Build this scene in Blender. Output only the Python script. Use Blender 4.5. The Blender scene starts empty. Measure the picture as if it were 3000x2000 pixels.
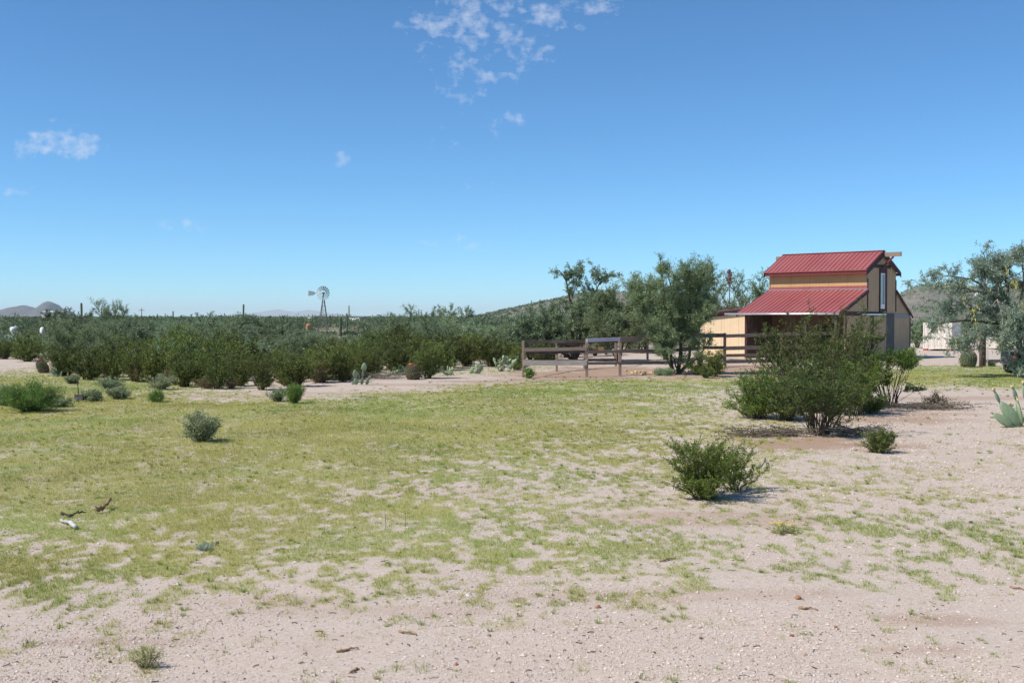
import bpy, math, random
import numpy as np
from mathutils import Vector, Matrix, Euler

# ------------------------------------------------------------------ basics
random.seed(11)
rng = np.random.default_rng(11)
F, HCAM, HZ = 3200.0, 2.5, 928.0           # focal length (px of a 3000 px wide frame), eye height, horizon row
PIT = math.atan((1000 - HZ) / F)
CA, SA = math.cos(PIT), math.sin(PIT)
scene = bpy.context.scene
COL = scene.collection
R = math.radians


def ray(x, y):
    v = (1000 - y) / F
    return (x - 1500) / F, CA + SA * v, -SA + CA * v


def gp(x, y):
    """ground point seen at photo coordinates"""
    a, b, c = ray(x, y)
    t = -HCAM / c
    return a * t, b * t


def at(x, y, Y):
    """point at distance Y seen at photo coordinates"""
    a, b, c = ray(x, y)
    t = Y / b
    return np.array([a * t, Y, HCAM + c * t])


def dist(y):
    return gp(1500, y)[1]


# ------------------------------------------------------------------ noise
def _hash(ix, iy, seed):
    h = (ix.astype(np.int64) * 374761393 + iy.astype(np.int64) * 668265263 + seed * 974711) & 0x7FFFFFFF
    h = ((h ^ (h >> 13)) * 1274126177) & 0x7FFFFFFF
    return ((h ^ (h >> 16)) & 0xFFFF) / 65535.0


def vnoise(x, y, seed=0):
    x = np.asarray(x, float); y = np.asarray(y, float)
    ix, iy = np.floor(x), np.floor(y)
    fx, fy = x - ix, y - iy
    fx = fx * fx * (3 - 2 * fx); fy = fy * fy * (3 - 2 * fy)
    a = _hash(ix, iy, seed); b = _hash(ix + 1, iy, seed)
    c = _hash(ix, iy + 1, seed); d = _hash(ix + 1, iy + 1, seed)
    return (a * (1 - fx) + b * fx) * (1 - fy) + (c * (1 - fx) + d * fx) * fy


def fbm(x, y, seed=0, octs=4):
    s, a, n = 0, 1.0, 0
    for k in range(octs):
        s = s + a * vnoise(np.asarray(x) * 2 ** k + 17.3 * k, np.asarray(y) * 2 ** k - 9.1 * k, seed + k)
        n += a; a *= .55
    return s / n


def terrain(x, y):
    x = np.asarray(x, float); y = np.asarray(y, float)
    fade = np.clip((90 - y) / 50, 0, 1)
    return ((fbm(x / 7, y / 7, 3, 3) - .5) * .10 + (fbm(x / 1.3, y / 1.3, 5, 3) - .5) * .035) * fade


def tz(x, y):
    return float(terrain(x, y))


# grass cover as a map of the ground: rows / columns are photo positions of the ground points
GX = np.array([0, 300, 600, 900, 1200, 1500, 1800, 2100, 2400, 2700, 3000], float)
GR = [
    (1060, [0, 0, 0, 0, .1, .1, .0, .0, .0, .1, .15]),
    (1076, [.1, .3, 0, 0, .3, .3, .05, .0, .0, .5, .6]),
    (1092, [.35, .5, 0, 0, .5, .3, .0, .0, .0, .8, .9]),
    (1106, [.75, .7, .1, 0, .15, .02, .1, .25, .2, .85, .95]),
    (1118, [.8, .85, .45, .05, .0, .25, .8, .7, .3, .75, .85]),
    (1132, [.85, .92, .5, .08, .0, .8, .85, .55, .25, .4, .6]),
    (1148, [.9, .97, .35, .05, .45, .92, .75, .35, .15, .1, .1]),
    (1166, [.95, .99, .3, .35, .85, .93, .7, .35, .1, .03, .03]),
    (1185, [.97, 1, .95, .95, .95, .9, .65, .45, .1, .02, .02]),
    (1250, [1, 1, 1, 1, .98, .9, .78, .58, .15, .06, .12]),
    (1320, [1, 1, 1, 0.95, 0.82, 0.7, 0.62, 0.5, 0.18, 0.14, 0.2]),
    (1400, [1, 1, 0.97, 0.82, 0.62, 0.52, 0.48, 0.36, 0.38, 0.3, 0.2]),
    (1470, [0.95, 0.98, 0.92, 0.78, 0.62, 0.46, 0.36, 0.28, 0.38, 0.33, 0.22]),
    (1540, [0.82, 0.86, 0.88, 0.84, 0.74, 0.54, 0.34, 0.26, 0.38, 0.34, 0.26]),
    (1600, [0.66, 0.66, 0.74, 0.8, 0.74, 0.6, 0.48, 0.38, 0.38, 0.38, 0.34]),
    (1680, [0.6, 0.54, 0.56, 0.5, 0.46, 0.46, 0.44, 0.36, 0.34, 0.38, 0.32]),
    (1750, [.35, .3, .17, .24, .3, .34, .3, .24, .2, .27, .15]),
    (1820, [.17, .2, .1, .14, .18, .12, .12, .12, .12, .12, .06]),
    (1900, [.16, .15, .1, .1, .08, .06, .05, .06, .07, .08, .08]),
    (2000, [.1, .1, .06, .09, .06, .03, .03, .04, .05, .03, .04]),
]
GY = np.array([r[0] for r in GR], float)
GT = np.array([r[1] for r in GR], float)


def to_photo(x, y):
    x = np.asarray(x, float); y = np.maximum(np.asarray(y, float), .5)
    z = -HCAM
    d = y * CA - z * SA
    u = z * CA + y * SA
    return 1500 + F * x / d, 1000 - F * u / d


def cover(x, y):
    px, py = to_photo(x, y)
    py = np.clip(py, GY[0], GY[-1]); px = np.clip(px, GX[0], GX[-1])
    i = np.clip(np.searchsorted(GY, py) - 1, 0, len(GY) - 2)
    j = np.clip(np.searchsorted(GX, px) - 1, 0, len(GX) - 2)
    fy = (py - GY[i]) / (GY[i + 1] - GY[i]); fx = (px - GX[j]) / (GX[j + 1] - GX[j])
    c = (GT[i, j] * (1 - fx) + GT[i, j + 1] * fx) * (1 - fy) + (GT[i + 1, j] * (1 - fx) + GT[i + 1, j + 1] * fx) * fy
    c = 1 - (1 - c) ** 1.35
    return np.where(np.asarray(y) > 62, .05, c)


_s = rng.random((40000, 2)) * 200


def clump_raw(x, y):
    return .12 * fbm(x / 1.3, y / 1.3, 21, 2) + .36 * fbm(x / .28, y / .40, 31, 2) + .52 * fbm(x / .09, y / .15, 37, 2)


_cdf = np.sort(clump_raw(_s[:, 0], _s[:, 1]))


def clump(x, y):
    """grass clump noise with an even distribution over 0..1"""
    return np.searchsorted(_cdf, clump_raw(x, y)) / len(_cdf)


def grassy(x, y):
    """> 0 where turf grows"""
    return cover(x, y) - clump(x, y)


# reddish bare soil patches: (px, py, half width m, half depth m, strength)
SOIL = [(1690, 1100, 3.2, 3.4, 1), (1830, 1085, 3.4, 4.5, 1), (1640, 1112, 2.4, 1.0, .9), (1480, 1118, 2.6, .9, .7), (2000, 1102, 2.2, 2.2, .9), (2230, 1082, 5, 5, .95),
        (2170, 1100, 2.4, 2.4, .8), (2400, 1300, 1.7, 1.1, 1), (2300, 1285, 1.5, .9, .8), (2590, 1230, 1.9, 1.0, .85), (2690, 1212, 1.3, .8, .6),
        (1050, 1150, 3.5, .7, .45), (700, 1160, 3.0, .8, .45), (1250, 1128, 3, .8, .5), (2100, 1520, 1.6, .45, .5), (1900, 1530, 1.5, .3, .4), (2700, 1820, .5, .22, .6),
        (2680, 1910, .35, .16, .5), (1950, 1745, 1.4, .25, .35), (860, 1760, .7, .2, .35), (320, 1880, .6, .12, .5), (2860, 1165, 3.6, .9, .55), (1100, 1790, 1, .2, .3)]


def soil(x, y):
    s = np.zeros_like(np.asarray(x, float))
    wob = fbm(x / .7, y / .7, 77, 3)
    for px, py, rx, ry, st in SOIL:
        X, Y = gp(px, py)
        q = ((x - X) / rx) ** 2 + ((y - Y) / ry) ** 2
        s = np.maximum(s, st * np.clip(1.5 - q - (wob - .5) * 2.2, 0, 1))
    return np.clip(s, 0, 1)


# ------------------------------------------------------------------ mesh helpers
def make_mesh(name, V, faces, mats, attrs=None, smooth=False, midx=None):
    """faces: list of (n,k) int arrays; attrs: name -> per-vertex floats; midx: material index per face block"""
    V = np.asarray(V, np.float32).reshape(-1, 3)
    me = bpy.data.meshes.new(name)
    faces = [np.asarray(f, np.int32) for f in faces]
    blocks = [(f, (midx[i] if midx else 0)) for i, f in enumerate(faces) if len(f)]
    me.vertices.add(len(V)); me.vertices.foreach_set('co', V.ravel())
    idx = np.concatenate([f.ravel() for f, _ in blocks])
    tot = np.concatenate([np.full(len(f), f.shape[1], np.int32) for f, _ in blocks])
    start = np.concatenate([[0], np.cumsum(tot)[:-1]]).astype(np.int32)
    me.loops.add(len(idx)); me.loops.foreach_set('vertex_index', idx)
    me.polygons.add(len(tot)); me.polygons.foreach_set('loop_start', start)
    try:
        me.polygons.foreach_set('loop_total', tot)
    except Exception:
        pass
    if len(blocks) > 1:
        me.polygons.foreach_set('material_index', np.concatenate([np.full(len(f), m, np.int32) for f, m in blocks]))
    me.polygons.foreach_set('use_smooth', np.full(len(tot), bool(smooth)))
    for m in (mats if isinstance(mats, (list, tuple)) else [mats]):
        me.materials.append(m)
    for k, v in (attrs or {}).items():
        a = me.attributes.new(k, 'FLOAT', 'POINT')
        a.data.foreach_set('value', np.asarray(v, np.float32))
    me.update(calc_edges=True)
    me.validate()
    return me


class MB:
    """collects boxes, beams, prisms and tubes into one mesh"""

    def __init__(s):
        s.V = []; s.F = {}; s.n = 0

    def add(s, V, faces, m=0):
        V = np.asarray(V, float).reshape(-1, 3)
        for f in faces:
            s.F.setdefault((len(f), m), []).append([i + s.n for i in f])
        s.V.append(V); s.n += len(V)

    def add_arr(s, V, faces, m=0):
        V = np.asarray(V, float).reshape(-1, 3)
        for f in faces:
            s.F.setdefault((f.shape[1], m), []).extend((f + s.n).tolist())
        s.V.append(V); s.n += len(V)

    def box(s, lo, hi, m=0, M=None):
        x0, y0, z0 = lo; x1, y1, z1 = hi
        V = np.array([(x0, y0, z0), (x1, y0, z0), (x1, y1, z0), (x0, y1, z0), (x0, y0, z1), (x1, y0, z1), (x1, y1, z1), (x0, y1, z1)], float)
        if M is not None:
            V = V @ np.asarray(M)[:3, :3].T + np.asarray(M)[:3, 3]
        s.add(V, [(0, 3, 2, 1), (4, 5, 6, 7), (0, 1, 5, 4), (1, 2, 6, 5), (2, 3, 7, 6), (3, 0, 4, 7)], m)

    def beam(s, a, b, w, h, m=0, up=(0, 0, 1)):
        """rectangular bar from a to b, w wide (sideways), h high"""
        a = np.array(a, float); b = np.array(b, float)
        t = b - a; t /= np.linalg.norm(t)
        sd = np.cross(t, up); 
        if np.linalg.norm(sd) < 1e-6: sd = np.cross(t, (1, 0, 0))
        sd /= np.linalg.norm(sd); u = np.cross(sd, t)
        V = []
        for p in (a, b):
            for q, r in ((-1, -1), (1, -1), (1, 1), (-1, 1)):
                V.append(p + sd * q * w / 2 + u * r * h / 2)
        s.add(V, [(3, 2, 1, 0), (4, 5, 6, 7), (0, 1, 5, 4), (1, 2, 6, 5), (2, 3, 7, 6), (3, 0, 4, 7)], m)

    def prism(s, poly, d, m=0):
        """planar polygon (n,3) extruded by vector d"""
        P = np.array(poly, float); n = len(P)
        V = np.vstack([P, P + np.array(d, float)])
        f = [tuple(range(n))[::-1], tuple(range(n, 2 * n))]
        f += [(i, (i + 1) % n, (i + 1) % n + n, i + n) for i in range(n)]
        s.add(V, f, m)

    def tube(s, pts, rad, sides=8, m=0, cap=True):
        pts = np.asarray(pts, float)
        V, fs = tubes(pts[None], np.broadcast_to(np.asarray(rad, float), (len(pts),))[None], sides, cap)
        s.add_arr(V, fs, m)

    def mesh(s, name, mats, smooth=False):
        bl, mi = [], []
        for (k, m), f in s.F.items():
            bl.append(np.array(f, np.int32)); mi.append(m)
        return make_mesh(name, np.vstack(s.V), bl, mats, smooth=smooth, midx=mi)

    def build(s, name, mats, parent=None, smooth=False, bevel=0):
        me = s.mesh(name, mats, smooth)
        if smooth:
            pass
        o = link(name, me, parent)
        if bevel:
            b = o.modifiers.new('edge', 'BEVEL'); b.width = bevel; b.segments = 1; b.limit_method = 'ANGLE'
        return o


def tubes(P, r, sides=5, cap=False):
    """P (N,k,3) paths, r (N,k) radii"""
    N, k, _ = P.shape
    T = np.gradient(P, axis=1)
    T /= np.linalg.norm(T, axis=2, keepdims=True) + 1e-9
    ref = np.where(np.abs(T[..., 2:3]) > .9, np.array([1., 0, 0]), np.array([0, 0, 1.]))
    A = np.cross(T, ref); A /= np.linalg.norm(A, axis=2, keepdims=True) + 1e-9
    B = np.cross(T, A)
    th = np.arange(sides) * 2 * math.pi / sides
    V = P[:, :, None] + r[:, :, None, None] * (A[:, :, None] * np.cos(th)[None, None, :, None] + B[:, :, None] * np.sin(th)[None, None, :, None])
    base = (np.arange(N) * k * sides)[:, None, None]
    i = np.arange(k - 1)[None, :, None] * sides; j = np.arange(sides)[None, None]
    j2 = (j + 1) % sides
    f = np.stack([base + i + j, base + i + sides + j, base + i + sides + j2, base + i + j2], -1).reshape(-1, 4)
    fs = [f]
    if cap:
        fs.append(((np.arange(N) * k * sides)[:, None] + np.arange(sides)[None]).reshape(N, sides))
        fs.append(((np.arange(N) * k * sides + (k - 1) * sides)[:, None] + np.arange(sides)[::-1][None]).reshape(N, sides))
    return V.reshape(-1, 3), fs


def link(name, data, parent=None):
    o = bpy.data.objects.new(name, data)
    COL.objects.link(o)
    if parent is not None:
        o.parent = parent
    return o


def tag(o, label=None, cat=None, group=None, kind=None):
    if label: o['label'] = label
    if cat: o['category'] = cat
    if group: o['group'] = group
    if kind: o['kind'] = kind
    return o


def empty(name, loc, rz=0.0):
    o = bpy.data.objects.new(name, None)
    o.empty_display_size = .2
    COL.objects.link(o)
    o.location = loc; o.rotation_euler = (0, 0, rz)
    return o


def copy_tree(o, parent=None):
    c = o.copy(); COL.objects.link(c)
    if parent is not None: c.parent = parent
    for ch in [x for x in list(o.children)]:
        copy_tree(ch, c)
    return c


# ------------------------------------------------------------------ materials
def mat(name):
    m = bpy.data.materials.new(name); m.use_nodes = True
    nt = m.node_tree; nt.nodes.clear()
    out = nt.nodes.new('ShaderNodeOutputMaterial')
    return m, nt, out


def N(nt, t, **kw):
    n = nt.nodes.new(t)
    for k, v in kw.items():
        if k.startswith('i_'):
            key = k[2:].replace('_', ' ')
            n.inputs[key].default_value = v
        else:
            setattr(n, k, v)
    return n


def c4(c):
    return (c[0], c[1], c[2], 1)


def ramp(nt, stops, fac=None):
    r = nt.nodes.new('ShaderNodeValToRGB')
    e = r.color_ramp.elements
    while len(e) < len(stops): e.new(.5)
    for el, (p, c) in zip(e, stops):
        el.position = p; el.color = c4(c) if hasattr(c, '__len__') else (c, c, c, 1)
    if fac is not None: nt.links.new(fac, r.inputs[0])
    return r


def mixc(nt, fac, a, b, mode='MIX'):
    n = nt.nodes.new('ShaderNodeMix'); n.data_type = 'RGBA'; n.blend_type = mode
    for sock, v in ((n.inputs[0], fac), (n.inputs[6], a), (n.inputs[7], b)):
        if isinstance(v, bpy.types.NodeSocket): nt.links.new(v, sock)
        elif hasattr(v, '__len__'): sock.default_value = c4(v)
        else: sock.default_value = v
    return n.outputs[2]


def math_(nt, op, a, b=None, clamp=False):
    n = nt.nodes.new('ShaderNodeMath'); n.operation = op; n.use_clamp = clamp
    for s, v in zip(n.inputs, (a, b)):
        if v is None: continue
        if isinstance(v, bpy.types.NodeSocket): nt.links.new(v, s)
        else: s.default_value = v
    return n.outputs[0]


def noise(nt, scale, detail=4, rough=.55, coord=None, vec=None):
    n = nt.nodes.new('ShaderNodeTexNoise')
    n.inputs['Scale'].default_value = scale; n.inputs['Detail'].default_value = detail; n.inputs['Roughness'].default_value = rough
    if vec is None:
        tc = nt.nodes.new('ShaderNodeTexCoord'); vec = tc.outputs[coord or 'Object']
    nt.links.new(vec, n.inputs['Vector'])
    return n.outputs['Fac']


def bump(nt, h, strength=.3, distance=.02):
    b = nt.nodes.new('ShaderNodeBump')
    b.inputs['Strength'].default_value = strength; b.inputs['Distance'].default_value = distance
    nt.links.new(h, b.inputs['Height'])
    return b.outputs['Normal']


def principled(nt, out, color, rough=.7, metal=0, spec=.3, normal=None):
    p = nt.nodes.new('ShaderNodeBsdfPrincipled')
    if isinstance(color, bpy.types.NodeSocket): nt.links.new(color, p.inputs['Base Color'])
    else: p.inputs['Base Color'].default_value = c4(color)
    if isinstance(rough, bpy.types.NodeSocket): nt.links.new(rough, p.inputs['Roughness'])
    else: p.inputs['Roughness'].default_value = rough
    p.inputs['Metallic'].default_value = metal
    p.inputs['Specular IOR Level'].default_value = spec
    if normal is not None: nt.links.new(normal, p.inputs['Normal'])
    nt.links.new(p.outputs[0], out.inputs[0])
    return p


def simple(name, col, rough=.7, metal=0, spec=.3, var=.25, scale=6, bmp=0):
    m, nt, out = mat(name)
    n = noise(nt, scale, 5, .6)
    lo = tuple(c * (1 - var) for c in col); hi = tuple(min(1, c * (1 + var)) for c in col)
    r = ramp(nt, [(.3, lo), (.7, hi)], n)
    principled(nt, out, r.outputs[0], rough, metal, spec, bump(nt, noise(nt, scale * 8, 4), bmp, .01) if bmp else None)
    return m


def foliage(name, dark, light, tip=None, trans=.3, objvar=.35):
    """leaf material: colour varies leaf by leaf ('tint'), and plant by plant"""
    m, nt, out = mat(name)
    a = N(nt, 'ShaderNodeAttribute', attribute_name='tint')
    st = [(0, dark), (.75, light)] + ([(1, tip)] if tip else [])
    r = ramp(nt, st, a.outputs['Fac'])
    oi = nt.nodes.new('ShaderNodeObjectInfo')
    hs = nt.nodes.new('ShaderNodeHueSaturation')
    nt.links.new(r.outputs[0], hs.inputs['Color'])
    mr = N(nt, 'ShaderNodeMapRange'); nt.links.new(oi.outputs['Random'], mr.inputs[0])
    mr.inputs[3].default_value = 1 - objvar; mr.inputs[4].default_value = 1 + objvar
    nt.links.new(mr.outputs[0], hs.inputs['Value'])
    mr2 = N(nt, 'ShaderNodeMapRange')
    nt.links.new(math_(nt, 'FRACT', math_(nt, 'MULTIPLY', oi.outputs['Random'], 7.31)), mr2.inputs[0])
    mr2.inputs[3].default_value = .488; mr2.inputs[4].default_value = .514
    nt.links.new(mr2.outputs[0], hs.inputs['Hue'])
    p = nt.nodes.new('ShaderNodeBsdfPrincipled'); p.inputs['Roughness'].default_value = .5; p.inputs['Specular IOR Level'].default_value = .3
    nt.links.new(hs.outputs[0], p.inputs['Base Color'])
    t = nt.nodes.new('ShaderNodeBsdfTranslucent'); nt.links.new(hs.outputs[0], t.inputs['Color'])
    mx = nt.nodes.new('ShaderNodeMixShader'); mx.inputs[0].default_value = trans
    nt.links.new(p.outputs[0], mx.inputs[1]); nt.links.new(t.outputs[0], mx.inputs[2])
    nt.links.new(mx.outputs[0], out.inputs[0])
    return m


M = {}
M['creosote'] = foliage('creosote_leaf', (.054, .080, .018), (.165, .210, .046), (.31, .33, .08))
M['creosote_bright'] = foliage('creosote_bright_leaf', (.055, .090, .016), (.185, .275, .048), (.42, .44, .07), .40, objvar=.10)  # brighter, yellower green than the other creosote leaves
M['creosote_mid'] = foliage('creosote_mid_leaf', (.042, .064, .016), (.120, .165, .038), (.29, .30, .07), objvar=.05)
M['mesquite'] = foliage('mesquite_leaf', (.100, .148, .080), (.295, .375, .205), (.39, .47, .28), .40)
M['mesquite_grey'] = foliage('mesquite_grey_leaf', (.18, .235, .165), (.42, .50, .365), (.54, .60, .45), .46, objvar=.03)
M['paloverde'] = foliage('palo_verde_leaf', (.120, .165, .075), (.32, .40, .205), (.42, .49, .28), .42, objvar=.12)
M['broom'] = foliage('broom_leaf', (.10, .17, .034), (.22, .33, .070), (.32, .42, .11), .4, objvar=.1)
M['sage'] = foliage('grey_weed_leaf', (.14, .18, .080), (.36, .41, .225), (.60, .62, .45), .42, objvar=.10)
M['dry'] = foliage('dry_brush_leaf', (.10, .075, .03), (.21, .16, .07), (.30, .24, .12), objvar=.1)
M['far'] = foliage('far_scrub_leaf', (.066, .104, .050), (.185, .250, .125), (.27, .34, .18))
M['bark'] = simple('bark', (.075, .056, .042), .9, bmp=.4, scale=5)
M['greybark'] = simple('grey_bark', (.17, .145, .12), .9, bmp=.4, scale=5)
M['greenbark'] = simple('green_bark', (.075, .078, .036), .85, bmp=.2, scale=5)
M['deadwood'] = simple('dead_wood', (.33, .28, .24), .9, scale=9)
M['driftwood'] = simple('bleached_wood', (.46, .44, .41), .9, scale=9, bmp=.3)
M['brownwood'] = simple('split_brown_wood', (.30, .185, .10), .9, scale=14, var=.4, bmp=.4)
M['pod'] = foliage('seed_pod', (.38, .34, .09), (.60, .54, .18), None, .25, .05)
M['pear'] = foliage('prickly_pear_pad', (.14, .21, .11), (.27, .35, .20), (.36, .42, .26), .0, .1)


def areoles(m):
    nt = m.node_tree
    vo = N(nt, 'ShaderNodeTexVoronoi', feature='F1'); vo.inputs['Scale'].default_value = 15
    tc = nt.nodes.new('ShaderNodeTexCoord'); nt.links.new(tc.outputs['Object'], vo.inputs['Vector'])
    dot = math_(nt, 'LESS_THAN', vo.outputs['Distance'], .17)
    sc_ = ramp(nt, [(.55, 0.), (.68, .6)], noise(nt, 4, 5, .65))
    hs = [n for n in nt.nodes if n.type == 'HUE_SAT'][0]
    c = mixc(nt, sc_.outputs[0], hs.outputs[0], (.30, .26, .14))
    c = mixc(nt, math_(nt, 'MULTIPLY', dot, .8), c, (.55, .50, .36))
    for n in nt.nodes:
        if n.type == 'BSDF_PRINCIPLED':
            nt.links.new(c, n.inputs['Base Color']); nt.links.new(bump(nt, dot, .6, .004), n.inputs['Normal'])


areoles(M['pear'])
M['pearpale'] = foliage('pale_prickly_pear_pad', (.15, .215, .11), (.32, .39, .23), (.50, .55, .40), .0, .1)
M['fruit'] = simple('cactus_fruit', (.50, .42, .22), .6, scale=20)
M['redfruit'] = simple('red_cactus_fruit', (.48, .10, .045), .6, scale=20)
M['orangefruit'] = simple('orange_cactus_flower', (.75, .20, .03), .6, scale=20)
M['saguaro'] = simple('saguaro_skin', (.105, .145, .082), .75, scale=4, var=.2)
M['barrel'] = simple('barrel_cactus_skin', (.075, .095, .045), .8, scale=6)
M['spine'] = simple('cactus_spine', (.40, .33, .25), .8, scale=6)
M['redspine'] = simple('red_cactus_spine', (.30, .16, .11), .8, scale=6)
M['cholla'] = simple('cholla_joint', (.33, .35, .26), .8, scale=9, var=.45)


def wood_mat(name, col, var=.3):
    m, nt, out = mat(name)
    tc = nt.nodes.new('ShaderNodeTexCoord')
    mp = N(nt, 'ShaderNodeMapping'); mp.inputs['Scale'].default_value = (1.2, 9, 9)
    nt.links.new(tc.outputs['Object'], mp.inputs[0])
    n = noise(nt, 3, 8, .65, vec=mp.outputs[0])
    n2 = noise(nt, 1.1, 3, .5)
    lo = tuple(c * (1 - var) for c in col); hi = tuple(min(1, c * (1 + var)) for c in col)
    r = ramp(nt, [(.3, lo), (.7, hi)], n)
    grey = ramp(nt, [(.5, 0.), (.68, .55)], n2)
    c = mixc(nt, grey.outputs[0], r.outputs[0], tuple(.5 * x + .14 for x in col))
    principled(nt, out, c, .85, 0, .2, bump(nt, n, .3, .01))
    return m


M['rail'] = wood_mat('brown_rail_wood', (.29, .205, .155))
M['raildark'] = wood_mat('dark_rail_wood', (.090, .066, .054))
M['railgrey'] = wood_mat('weathered_rail_wood', (.47, .40, .335))
M['railpale'] = wood_mat('sky_toned_rail', (.56, .51, .60), .12)  # reflected sky put into the rail's lavender colour
M['pole'] = wood_mat('pole_wood', (.17, .105, .07))


def siding_mat(name='tan_grooved_siding', lo=(.54, .325, .145), hi=(.63, .40, .185)):
    m, nt, out = mat(name)
    tc = nt.nodes.new('ShaderNodeTexCoord')
    sx = nt.nodes.new('ShaderNodeSeparateXYZ'); nt.links.new(tc.outputs['Object'], sx.inputs[0])
    s = math_(nt, 'ADD', sx.outputs[0], sx.outputs[1])
    g = math_(nt, 'FRACT', math_(nt, 'MULTIPLY', s, 1 / .2032))
    gr = math_(nt, 'LESS_THAN', g, .06)
    n = noise(nt, 1.4, 5, .6)
    n2 = noise(nt, 22, 4, .6)
    r = ramp(nt, [(.3, lo), (.7, hi)], n)
    c = mixc(nt, .18, r.outputs[0], ramp(nt, [(.3, tuple(q * .85 for q in lo)), (.7, tuple(q * 1.08 for q in hi))], n2).outputs[0])
    c = mixc(nt, math_(nt, 'MULTIPLY', gr, .30), c, (.24, .14, .07))
    seam = math_(nt, 'LESS_THAN', math_(nt, 'FRACT', math_(nt, 'MULTIPLY', math_(nt, 'ADD', s, .37), 1 / 1.2192)), .018)
    c = mixc(nt, math_(nt, 'MULTIPLY', seam, .4), c, (.12, .07, .04))
    # splashed soil and run stains
    zz = math_(nt, 'MULTIPLY', sx.outputs[2], 1.6)
    sp_ = math_(nt, 'SUBTRACT', noise(nt, 3.5, 6, .7), zz)
    c = mixc(nt, math_(nt, 'MULTIPLY', math_(nt, 'MULTIPLY', sp_, 2.0, True), .6), c, (.34, .23, .15))
    mp = N(nt, 'ShaderNodeMapping'); mp.inputs['Scale'].default_value = (3.5, 3.5, .35); nt.links.new(tc.outputs['Object'], mp.inputs[0])
    run = ramp(nt, [(.58, 0.), (.74, .28)], noise(nt, 2.2, 6, .65, vec=mp.outputs[0]))
    c = mixc(nt, run.outputs[0], c, (.30, .20, .12))
    principled(nt, out, c, .8, 0, .2, bump(nt, math_(nt, 'SUBTRACT', 1.0, gr), .5, .008))
    return m


M['siding'] = siding_mat()
M['sunlitsiding'] = siding_mat('sunlit_grooved_siding', (.74, .555, .35), (.82, .63, .41))  # same siding, strong sunlight on the shed put into a lighter colour
M['shadedsiding'] = siding_mat('shaded_tan_siding', (.44, .30, .185), (.52, .365, .23))  # same siding, the gable's shade put into a browner colour
M['trim'] = simple('maroon_trim', (.060, .020, .022), .7, scale=5)
M['fascia'] = simple('maroon_fascia', (.17, .032, .034), .6, scale=5, var=.15)


def roof_mat():
    m, nt, out = mat('red_ribbed_metal')
    n = noise(nt, .8, 4, .5); n2 = noise(nt, 9, 4, .6)
    r = ramp(nt, [(.3, (.255, .064, .067)), (.7, (.31, .080, .082))], n)
    c = mixc(nt, .25, r.outputs[0], ramp(nt, [(.35, (.33, .06, .06)), (.7, (.47, .13, .12))], n2).outputs[0])
    tc = nt.nodes.new('ShaderNodeTexCoord'); sx = nt.nodes.new('ShaderNodeSeparateXYZ'); nt.links.new(tc.outputs['Object'], sx.inputs[0])
    wn = N(nt, 'ShaderNodeTexWhiteNoise', noise_dimensions='1D'); nt.links.new(math_(nt, 'FLOOR', math_(nt, 'MULTIPLY', sx.outputs[0], 1 / .87)), wn.inputs['W'])
    c = mixc(nt, math_(nt, 'MULTIPLY', wn.outputs['Value'], .16), c, (.50, .20, .18))
    mp = N(nt, 'ShaderNodeMapping'); mp.inputs['Scale'].default_value = (5, .5, .5); nt.links.new(tc.outputs['Object'], mp.inputs[0])
    du = ramp(nt, [(.45, 0.), (.75, .30)], noise(nt, 1.6, 6, .65, vec=mp.outputs[0]))
    c = mixc(nt, du.outputs[0], c, (.40, .20, .16))
    principled(nt, out, c, ramp(nt, [(.3, .36), (.7, .56)], n2).outputs[0], 0, .5, bump(nt, n2, .05, .01))
    return m


M['roof'] = roof_mat()
M['galv'] = simple('galvanised_metal', (.62, .62, .64), .35, .6, .5, scale=4, var=.15)
M['zinc'] = simple('zinc_sheet', (.42, .42, .43), .55, 0, .4, scale=4, var=.15)
M['straw'] = foliage('straw_weed_leaf', (.26, .28, .09), (.44, .44, .17), (.54, .52, .25), objvar=.05)
M['white'] = simple('white_paint', (.78, .77, .74), .5, scale=3, var=.06)
M['cream'] = simple('cream_container_paint', (.78, .71, .62), .55, scale=2.5, var=.08)
M['rustred'] = simple('rust_red_paint', (.36, .12, .08), .7, scale=3)
M['darkgap'] = simple('dark_gap', (.030, .026, .030), .8, scale=3)
M['slate'] = simple('dark_grey_sheet', (.062, .056, .060), .6, scale=2, var=.2)
M['greyband'] = simple('grey_flashing', (.22, .21, .22), .5, scale=3, var=.12)
M['rust'] = simple('rusty_steel', (.42, .19, .085), .85, scale=4, var=.45)
M['steel'] = simple('weathered_steel', (.16, .14, .13), .6, .4, .4, scale=4)
M['black'] = simple('black_plastic', (.018, .018, .02), .5, scale=6)
M['tyre'] = simple('tyre_rubber', (.022, .022, .022), .85, scale=8)
M['navy'] = simple('dark_navy_paint', (.022, .026, .05), .22, 0, .6, scale=3, var=.1)
M['amber'] = simple('amber_lens', (.55, .10, .03), .25, 0, .6, scale=5, var=.05)
M['paleblue'] = simple('pale_blue_plastic', (.36, .55, .70), .5, scale=5, var=.05)
M['stone'] = simple('pale_stone', (.52, .45, .38), .9, scale=12, var=.25, bmp=.4)
M['goldstone'] = simple('golden_stone', (.50, .37, .20), .9, scale=8, var=.35, bmp=.4)
M['redstone'] = simple('red_stone', (.42, .20, .12), .9, scale=12, var=.25, bmp=.4)
M['darkstone'] = simple('dark_stone', (.12, .085, .07), .9, scale=12, var=.25, bmp=.4)
M['yellow'] = simple('yellow_petal', (.72, .55, .04), .7, scale=9)
M['agave'] = simple('blue_leaf', (.17, .24, .20), .7, scale=9)
M['seedpod'] = simple('dry_seed_pod', (.20, .12, .09), .85, scale=9, var=.4)


def glass_mat():
    m, nt, out = mat('window_glass')
    principled(nt, out, (.05, .06, .07), .05, 0, .9)
    return m


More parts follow.
